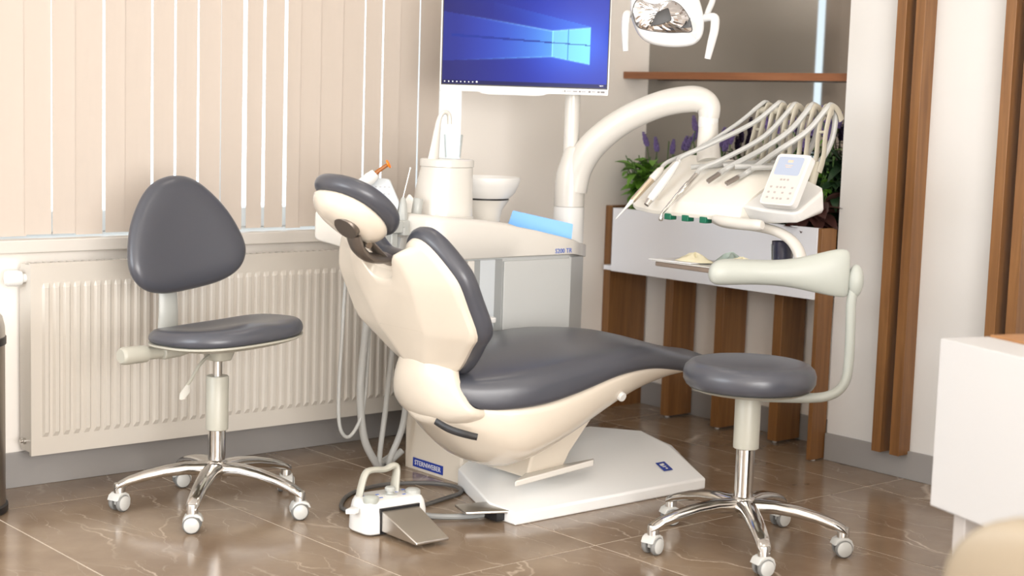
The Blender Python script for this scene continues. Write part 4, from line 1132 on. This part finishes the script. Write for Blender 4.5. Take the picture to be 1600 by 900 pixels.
for i, (x, y, z, ax, lb) in enumerate(((3.752, 3.165, .733, (.2, 1, .0), 'white cotton roll lying leftmost before the cup'), (3.748, 3.135, .734, (.6, -.8, 0.05), 'white cotton roll lying crosswise before the cup'),
                                   (3.758, 3.105, .7285, (0, -.15, 1), 'white cotton roll standing upright before the cup'), (3.742, 3.10, .734, (1, .5, 0), 'white cotton roll lying under the upright one'))):
    d = V(ax).normalized(); o = V((x, y, z))
    thing('cotton_roll', G().lathe([(.0035, 0), (.0052, .001), (.0052, .033), (.0035, .034)], o, d, 12), COTTON, lb, 'cotton roll', o, group='cotton rolls on the tray')

# ================================================================== ASSISTANT CONSOLE behind the headrest
r = root('suction_console', (2.96, 4.03, .80), 'pale assistant console with keypad and holders behind the headrest', 'console', world=True)
g = G().tube([(3.10, 3.98, .80), (3.03, 4.0, .80), (2.97, 4.02, .815), (2.93, 4.05, .825)], .022, 14, 5)
part('console_arm', g, CREAM, r)
kp0 = V((2.93, 4.06, .92))
out_ = rpoly([(-.045, -.075), (.055, -.075), (.065, -.02), (.030, .055), (-.022, .058), (-.05, .03)], .010)
part('keypad', G().prism(out_, kp0, RT, (FW * .25 + UP).normalized(), -FW, .022, .004), FROST, r)
g = G(); random.seed(5)
for i in range(5):
    for j in range(3):
        x, y = -.025 + i * .014, -.015 + j * .022
        g.prism([(x - .003, y - .002), (x + .003, y - .002), (x + .003, y + .002), (x - .003, y + .002)], kp0 - FW * .0222, RT, (FW * .25 + UP).normalized(), -FW, .0006)
part('key_print', g, mat('key_grey_print', (.42, .43, .45), .5), r)
part('holder_bar', G().bb(2.885, 3.005, 3.97, 4.03, .822, .842), GREYP, r, .004)
part('holder_block', G().bb(2.905, 2.95, 3.955, 4.0, .808, .846), GREYP, r, .004)
part('holder_stem', G().bb(2.915, 2.94, 3.97, 4.0, .74, .808), GREYP, r, .004)
part('holder_tube', G().lathe([(.013, .845), (.017, .85), (.017, .905), (.013, .91)], (2.93, 4.0, 0.01), (0.12, 0, 1), 16), GREYP, r)
part('holder_foot', G().lathe([(.028, .80), (.026, .843), (.02, .847)], (2.975, 3.995, 0), n=18), GREYP, r)
# white wing on the far left, over the sill
g = G().prism(rpoly([(-.045, -.045), (.05, -.07), (.06, -.03), (-.02, .05), (-.045, .045)], .015), (2.785, 4.12, .825), RT, UP, -FW, .03, .006)
part('side_wing', g, CREAM, r)
g = G().prism(rpoly([(-.02, -.10), (.07, -.12), (.085, -.01), (.05, .03)], .012), (2.985, 4.06, .90), RT, UP, -FW, .018, .005)
part('rear_wing', g, CREAM, r)

cl_ = root('curing_light', (2.895, 4.06, .96), 'white curing light with amber tip and orange shield behind the headrest', 'curing light', world=True)
part('body', G().tube([(2.865, 4.07, .955), (2.888, 4.055, .975), (2.902, 4.045, .992)], [.018, .021, .015], 16, 5), WHITE, cl_)
part('tip', G().tube([(2.900, 4.045, .990), (2.918, 4.032, 1.008), (2.935, 4.020, 1.022)], [.008, .0065, .0055], 12, 5), AMBER, cl_)
part('shield', G().lathe([(.004, 0), (.014, .002), (.014, .006), (.004, .008)], (2.930, 4.022, 1.020), (.45, -.5, .35), 20), ORANGE, cl_)

sy_ = root('spray_syringe', (2.975, 3.995, .847), 'grey syringe with long thin needle standing beside the headrest', 'syringe', world=True)
part('body', G().lathe([(.016, .847), (.017, .853), (.012, .895), (.007, .915), (.004, .918)], (2.957, 3.995, 0), (.02, 0, 1), 18), GREYP, sy_)
part('needle', G().cyl((2.974, 3.995, .915), (2.992, 3.985, 1.008), .0018, n=8), STEEL, sy_)
part('needle_tip', G().sphere((2.9925, 3.985, 1.01), .0035, 10, 6), WHITE, sy_)

# suction hoses hanging down to the floor and to the unit
HS = 'hoses hanging from the suction console'
def hanging(pts, rd, lab, m=TUBE):
    o = thing('suction_hose', G().tube(pts, rd, 10, 8), m, lab, 'hose', pts[0], group=HS)
    return o
hanging([(2.85, 4.10, .80), (2.838, 4.10, .70), (2.826, 4.10, .50), (2.816, 4.10, .30), (2.822, 4.10, .18), (2.855, 4.10, .140), (2.895, 4.10, .18), (2.918, 4.10, .26), (2.928, 4.10, .42), (2.93, 4.09, .60), (2.93, 4.06, .82)], .006, 'thin grey hose hanging in a narrow loop nearest the radiator')
hanging([(2.905, 4.03, .82), (2.915, 4.06, .68), (2.905, 4.09, .45), (2.900, 4.10, .28), (2.925, 4.11, .13), (2.985, 4.125, .035), (3.02, 4.15, .016), (3.06, 4.19, .014), (3.125, 4.21, .03)], .0125, 'thick grey ribbed suction hose dropping straight to the floor')
hanging([(2.985, 4.02, .81), (3.01, 4.06, .60), (3.022, 4.10, .40), (3.01, 4.11, .22), (2.995, 4.115, .08), (3.005, 4.13, .020), (3.05, 4.17, .014), (3.12, 4.185, .04)], .009, 'medium grey hose between the thick hose and the unit column')
hanging([(3.03, 3.99, .80), (3.06, 4.05, .55), (3.085, 4.09, .33), (3.075, 4.10, .16), (3.04, 4.12, .045), (3.05, 4.14, .018), (3.08, 4.17, .02), (3.125, 4.17, .05)], .011, 'pale grey hose falling right beside the unit column')

# ================================================================== FOOT CONTROL
r = root('foot_control', (2.622, 3.552, 0), 'white foot control with steel pedal, grey hoop handle and buttons on the floor', 'foot control', rz=rad(-3))
r.scale = (.90, .95, 1)
out_ = rpoly([(-.115, -.055), (.115, -.055), (.125, .04), (.085, .095), (-.085, .095), (-.125, .04)], .03)
g = G(); No = norms(out_); rings = []
for ins, z in ((.004, .004), (0, .008), (.002, .055), (.008, .082), (.016, .094), (.026, .098)):
    rings.append([V((p[0] - No[i][0] * ins, p[1] - No[i][1] * ins, z)) for i, p in enumerate(out_)])
g.loft(rings)
part('housing', g, WHITE, r)
part('foot_pad', G().bb(-.09, .09, -.045, .075, 0, .005), BLACK, r)
part('pedal_slot', G().bb(-.072, .076, -.0568, -.05, .006, .078), BLACK, r)
g = G().add([(-.068, -.056, .072), (.072, -.056, .072), (.060, -.235, .020), (-.062, -.235, .020), (-.068, -.056, .012), (.072, -.056, .012), (.060, -.235, .012), (-.062, -.235, .012)],
            [(0, 1, 2, 3), (4, 7, 6, 5), (0, 4, 5, 1), (1, 5, 6, 2), (2, 6, 7, 3), (3, 7, 4, 0)])
part('pedal', g, STEEL, r, .003)
part('hoop_handle', G().tube([(-.088, .04, .085), (-.078, .045, .12), (-.058, .05, .158), (-.030, .052, .165), (.015, .052, .162), (.045, .05, .170), (.058, .048, .162), (.052, .045, .12), (.046, .04, .085)],
                        [(.010, .016), (.010, .016), (.010, .015), (.009, .015), (.009, .015), (.010, .015), (.010, .016), (.012, .019), (.013, .021)], 12, 5, flat=(1, 0, 0)), STOOLGREY, r)
part('round_button', G().lathe([(.024, .09), (.025, .098), (.024, .106), (.018, .110), (0, .111)], (-.082, -.018, 0), (0, 0, 1), 24), SAGE, r)
part('round_button', G().lathe([(.024, .09), (.025, .098), (.024, .106), (.018, .110), (0, .111)], (.085, -.005, 0), (0, 0, 1), 24), GREYP, r)
part('joystick', G().lathe([(.022, .095), (.022, .101), (.012, .103), (.010, .108), (.016, .110), (.017, .118), (.013, .122), (0, .123)], (.005, .005, 0), (0, 0, 1), 24), GREYP, r)
g = G()
for x, y in ((-.075, .03), (-.04, -.012), (-.03, .025), (.045, .025), (.048, -.01), (.078, .038), (.1, .03)):
    part('symbol', G().bb(x - .006, x + .006, y - .003, y + .003, .0975, .0988), BLUETINT, r)
part('side_lever', G().prism(rpoly([(-.165, .0), (-.118, .03), (-.118, -.01), (-.14, -.018)], .006), (0, 0, .062), (1, 0, 0), (0, 1, 0), (0, 0, 1), .014, .003), WHITE, r)
th = r
cable = thing('control_cable', G().tube([(2.66, 3.665, .02), (2.62, 3.76, .008), (2.655, 3.84, .007), (2.76, 3.93, .007), (2.90, 3.96, .007), (3.03, 3.90, .007), (3.075, 3.815, .007), (3.04, 3.745, .007), (2.95, 3.715, .007), (2.86, 3.69, .007), (2.77, 3.68, .008), (2.70, 3.66, .012)], .0065, 8, 8), DARKGREY,
              'dark cable looping on the floor behind the foot control', 'cable', (2.66, 3.665, .01))
thing('foot_hose', G().tube([(2.735, 3.60, .02), (2.78, 3.56, .012), (2.83, 3.525, .010), (2.88, 3.50, .010), (2.935, 3.475, .014)], .0085, 8, 8), mat('grey_cable', (.30, .31, .31), .4),
      'short grey hose from foot control to the chair base pedal', 'hose', (2.735, 3.60, .012))

# ================================================================== MIRROR, SHELF, PLANTER
thing('wall_mirror', G().loft([[V((x, y, z)) for x, y in ((XN - .052, 3.432), (XN - .006, YW - .001), (XN - .001, YW - .001), (XN - .001, 3.432))] for z in (.80, HC - .05)]), MIRROR, 'smoked mirror filling the niche wall behind the plants', 'mirror', (XN - .003, 4.0, .80))
thing('wall_shelf', G().bb(4.50, XN - .056, 3.435, YW - .001, 1.338, 1.366), WOODY, 'long dark walnut shelf across the niche mirror', 'shelf', (4.57, 4.0, 1.338), bevel=.001)
r = root('planter_cabinet', (4.5, 4.0, 0), 'white planter box on walnut posts in the mirrored niche', 'planter', world=True)
part('front_panel', G().bb(4.37, 4.388, 3.452, 4.475, .574, .826), mat('planter_white', (.82, .84, .90), .3), r, .0015)
part('box_floor', G().bb(4.388, 4.640, 3.452, 4.535, .574, .592), mat('planter_white', (0, 0, 0)), r)
part('box_side', G().bb(4.388, 4.43, 4.457, 4.475, .592, .826), mat('planter_white', (0, 0, 0)), r)
part('end_panel', G().bb(4.43, 4.642, 4.54, 4.578, .0, .828), WOOD, r, .0015)
part('end_panel', G().bb(4.372, 4.454, 3.434, 3.452, .004, .826), WOOD, r, .0015)
for y in (4.294, 4.026, 3.739):
    ps = part('post', G().bb(4.500, 4.635, y - .042, y, .008, .574), WOOD, r, .0015)
    part('post_foot', G().cyl((4.52, y - .02, 0), (4.52, y - .02, .008), .008, n=10), WHITE, ps)
part('post_foot', G().cyl((4.40, 3.443, 0), (4.40, 3.443, .004), .008, n=10), WHITE, r)
part('soil', G().bb(4.388, 4.640, 3.452, 4.457, .74, .775), SOIL, r)

# plants: shared leaf meshes, every leaf an object
def leaf_mesh(m, l, w, bend, n=5):
    g = G(); vs = []
    for i in range(n + 1):
        t = i / n; ww = w * sin(pi * min(1, t * .95 + .04)) ** .8 * (1 - .25 * t); z = -bend * t * t * l; x = l * t
        vs += [(x, -ww / 2, z + .12 * ww), (x, 0, z - .06 * ww), (x, ww / 2, z + .12 * ww)]
    fs = []
    for i in range(n):
        for j in range(2): fs.append((i * 3 + j, i * 3 + j + 1, i * 3 + j + 4, i * 3 + j + 3))
    return mesh_of('leaf', g.add(vs, fs), m, 60)
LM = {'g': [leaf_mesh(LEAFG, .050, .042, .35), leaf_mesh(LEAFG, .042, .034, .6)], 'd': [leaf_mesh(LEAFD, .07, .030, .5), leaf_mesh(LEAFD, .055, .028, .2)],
      'r': [leaf_mesh(LEAFR, .085, .065, .4), leaf_mesh(LEAFR, .07, .055, .6)], 'n': [leaf_mesh(LEAFG, .06, .009, .3), leaf_mesh(LEAFD, .07, .009, .4)]}
ZS = .772
def plant(name, x, y, h, nst, nl, kind, label, spread, seed, lav=0, lean=(0, 0), lo=.15):
    random.seed(seed)
    r = root(name, (x, y, ZS), label, 'plant', group='plants in the planter')
    for s_ in range(nst):
        a = random.uniform(0, 2 * pi); q = random.uniform(.35, 1) * spread; hh = h * random.uniform(.7, 1.0)
        tip = V((max(-.16, min(.055, q * cos(a) * .6 + lean[0])), q * sin(a) + lean[1], hh))
        P0 = V((random.uniform(-.02, .02), random.uniform(-.02, .02), 0)); P1 = V((tip.x * .4, tip.y * .4, hh * .6))
        Q = crv([P0, P1, tip], 5)
        part('stem', G().tube([P0, P1, tip], .0025, 6, 5), STEMG, r)
        for k in range(nl):
            t = lo + (1 - lo) * (k + random.random() * .6) / nl
            p = Q[min(len(Q) - 1, int(t * (len(Q) - 1)))]
            me = random.choice(LM[kind])
            sc_ = random.uniform(.95, 1.45)
            share('leaf', me, r, p, (random.uniform(-.5, .5), random.uniform(-.7, .35), random.uniform(0, 2 * pi)), (sc_, sc_, sc_))
        if s_ < lav:
            t0 = tip + V((random.uniform(-.01, .01), random.uniform(-.015, .015), .045))
            g = G().tube([tip, t0], .002, 6, 0)
            part('flower_stalk', g, STEMG, r)
            g = G(); u = (t0 - P1).normalized()
            for q_ in range(7):
                c = t0 + u * (q_ * .0085)
                rr_ = .0115 * (1 - .09 * abs(q_ - 2) - .05 * q_ * .4)
                for w_ in range(4):
                    an = w_ * pi / 2 + q_ * .8
                    g.sphere(c + V((cos(an), sin(an), 0)) * rr_ * .6, rr_ * .62, 7, 5)
            part('flower_spike', g, LAV, r)
    return r
plant('leafy_plant', 4.47, 4.41, .27, 16, 9, 'g', 'bright green leafy plant spilling over the left end of the planter', .12, 21, 0, (-.02, .0))
plant('lavender_plant', 4.52, 4.34, .33, 9, 3, 'n', 'purple lavender at the left of the planter beside the arm', .12, 22, 6)
plant('leafy_plant', 4.48, 4.22, .26, 16, 9, 'g', 'bright green leafy plant below the console arm elbow', .12, 23, 0)
plant('lavender_plant', 4.53, 4.12, .34, 9, 3, 'n', 'purple lavender behind the elbow of the console arm', .12, 24, 6)
plant('leafy_plant', 4.49, 4.02, .26, 14, 9, 'g', 'green leafy plant behind the left whip arms', .11, 25, 0)
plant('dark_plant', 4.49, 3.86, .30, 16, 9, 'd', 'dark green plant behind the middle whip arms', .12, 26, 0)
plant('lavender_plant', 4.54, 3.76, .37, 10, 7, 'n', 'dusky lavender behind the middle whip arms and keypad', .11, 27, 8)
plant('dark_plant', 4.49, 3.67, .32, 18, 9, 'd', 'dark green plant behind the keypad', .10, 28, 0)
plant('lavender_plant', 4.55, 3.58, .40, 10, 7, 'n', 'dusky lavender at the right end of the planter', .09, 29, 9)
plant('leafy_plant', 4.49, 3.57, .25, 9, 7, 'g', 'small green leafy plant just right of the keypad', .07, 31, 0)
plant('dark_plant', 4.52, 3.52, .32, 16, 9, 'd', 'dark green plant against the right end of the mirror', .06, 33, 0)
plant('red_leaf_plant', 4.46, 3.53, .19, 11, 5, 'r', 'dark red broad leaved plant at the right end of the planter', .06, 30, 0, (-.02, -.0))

# ================================================================== DESK and SHELL CHAIR (foreground right)
e1 = V((-.321, -.947, 0)); e2 = V((.947, -.321, 0))
D0 = V((3.015, 2.022, 0))
r = root('reception_desk', D0, 'white desk with deep front box and walnut worktop at the right edge', 'desk', world=True)
def dbox(a0, a1, b0, b1, z0, z1):
    return G().loft([[D0 + e1 * a + e2 * b + UP * z for a, b in ((a0, b0), (a1, b0), (a1, b1), (a0, b1))] for z in (z0, z1)])
part('front_box', dbox(0, 1.3, 0, .135, .345, .73), DESKW, r, .004)
part('worktop', dbox(.0, 1.3, .137, .62, .70, .734), wood('walnut_worktop', (.30, .13, .04), (.46, .22, .08), 'Y'), r, .002)
part('desk_leg', dbox(.05, .09, .03, .12, 0, .345), mat('desk_leg_grey', (.52, .49, .47), .4), r, .002)
part('desk_leg', dbox(1.2, 1.24, .03, .12, 0, .345), mat('desk_leg_grey', (0, 0, 0)), r, .002)
part('side_panel', dbox(.14, .17, .137, .60, 0, .70), mat('under_desk_shade', (.05, .045, .045), .5), r)  # dark sheet standing in for the shade under the desk
SCX, SCY = None, None
# moulded shell chair
cpos = V((0, 0, 1.22)) + V((.5, 0, 0)) * 0
cc = V((2.145, 1.145, -.012))
r = root('shell_chair', cc, 'beige moulded shell chair in the near right corner', 'chair', world=True)
g = G(); rings = []
FWc = (FW * .96 + RT * .28).normalized(); RTc = V((FWc.y, -FWc.x, 0))
def sp(u, v):      # u across -1..1, v 0 seat front .. 1 top of back
    hw = .235 if v < .5 else .235 - .03 * (v - .5) * 2
    tcorn = 1.0
    if v > .80: tcorn = math.sqrt(max(0, 1 - ((v - .80) / .205) ** 2)) * .55 + .45 if v < 1.0 else .45
    x = u * hw * tcorn
    if v < .5: y = .22 - .42 * (v / .5); z = .43 - .02 * sin(pi * v)
    else:
        t = (v - .5) * 2; y = -.20 - .10 * t ** 1.0; z = .43 + .275 * t ** .95
    y += .07 * u * u * (1 if v > .45 else .3); z += .035 * u * u * (1 - v)
    return cc + RTc * x + FWc * (y) + UP * z
NU, NV = 20, 28
front = [[sp(-1 + 2 * i / NU, j / NV) for i in range(NU + 1)] for j in range(NV + 1)]
vs = [p for rr_ in front for p in rr_]
fs = [(j * (NU + 1) + i, j * (NU + 1) + i + 1, (j + 1) * (NU + 1) + i + 1, (j + 1) * (NU + 1) + i) for j in range(NV) for i in range(NU)]
so = part('shell', G().add(vs, fs), BEIGE, r, smooth=180)
sm = so.modifiers.new('solid', 'SOLIDIFY'); sm.thickness = .014; sm.offset = 0
sm = so.modifiers.new('sub', 'SUBSURF'); sm.levels = 1; sm.render_levels = 1
for sx in (-1, 1):
    for sy in (-1, 1):
        part('leg', G().tube([cc + RTc * (sx * .13) + FWc * (sy * .11) + UP * .415, cc + RTc * (sx * .23) + FWc * (sy * .22) + UP * .0], [.017, .011], 12, 0), wood('beech_leg' if sx == sy == -1 else 'beech_leg', (.42, .27, .14), (.56, .38, .21)), r)
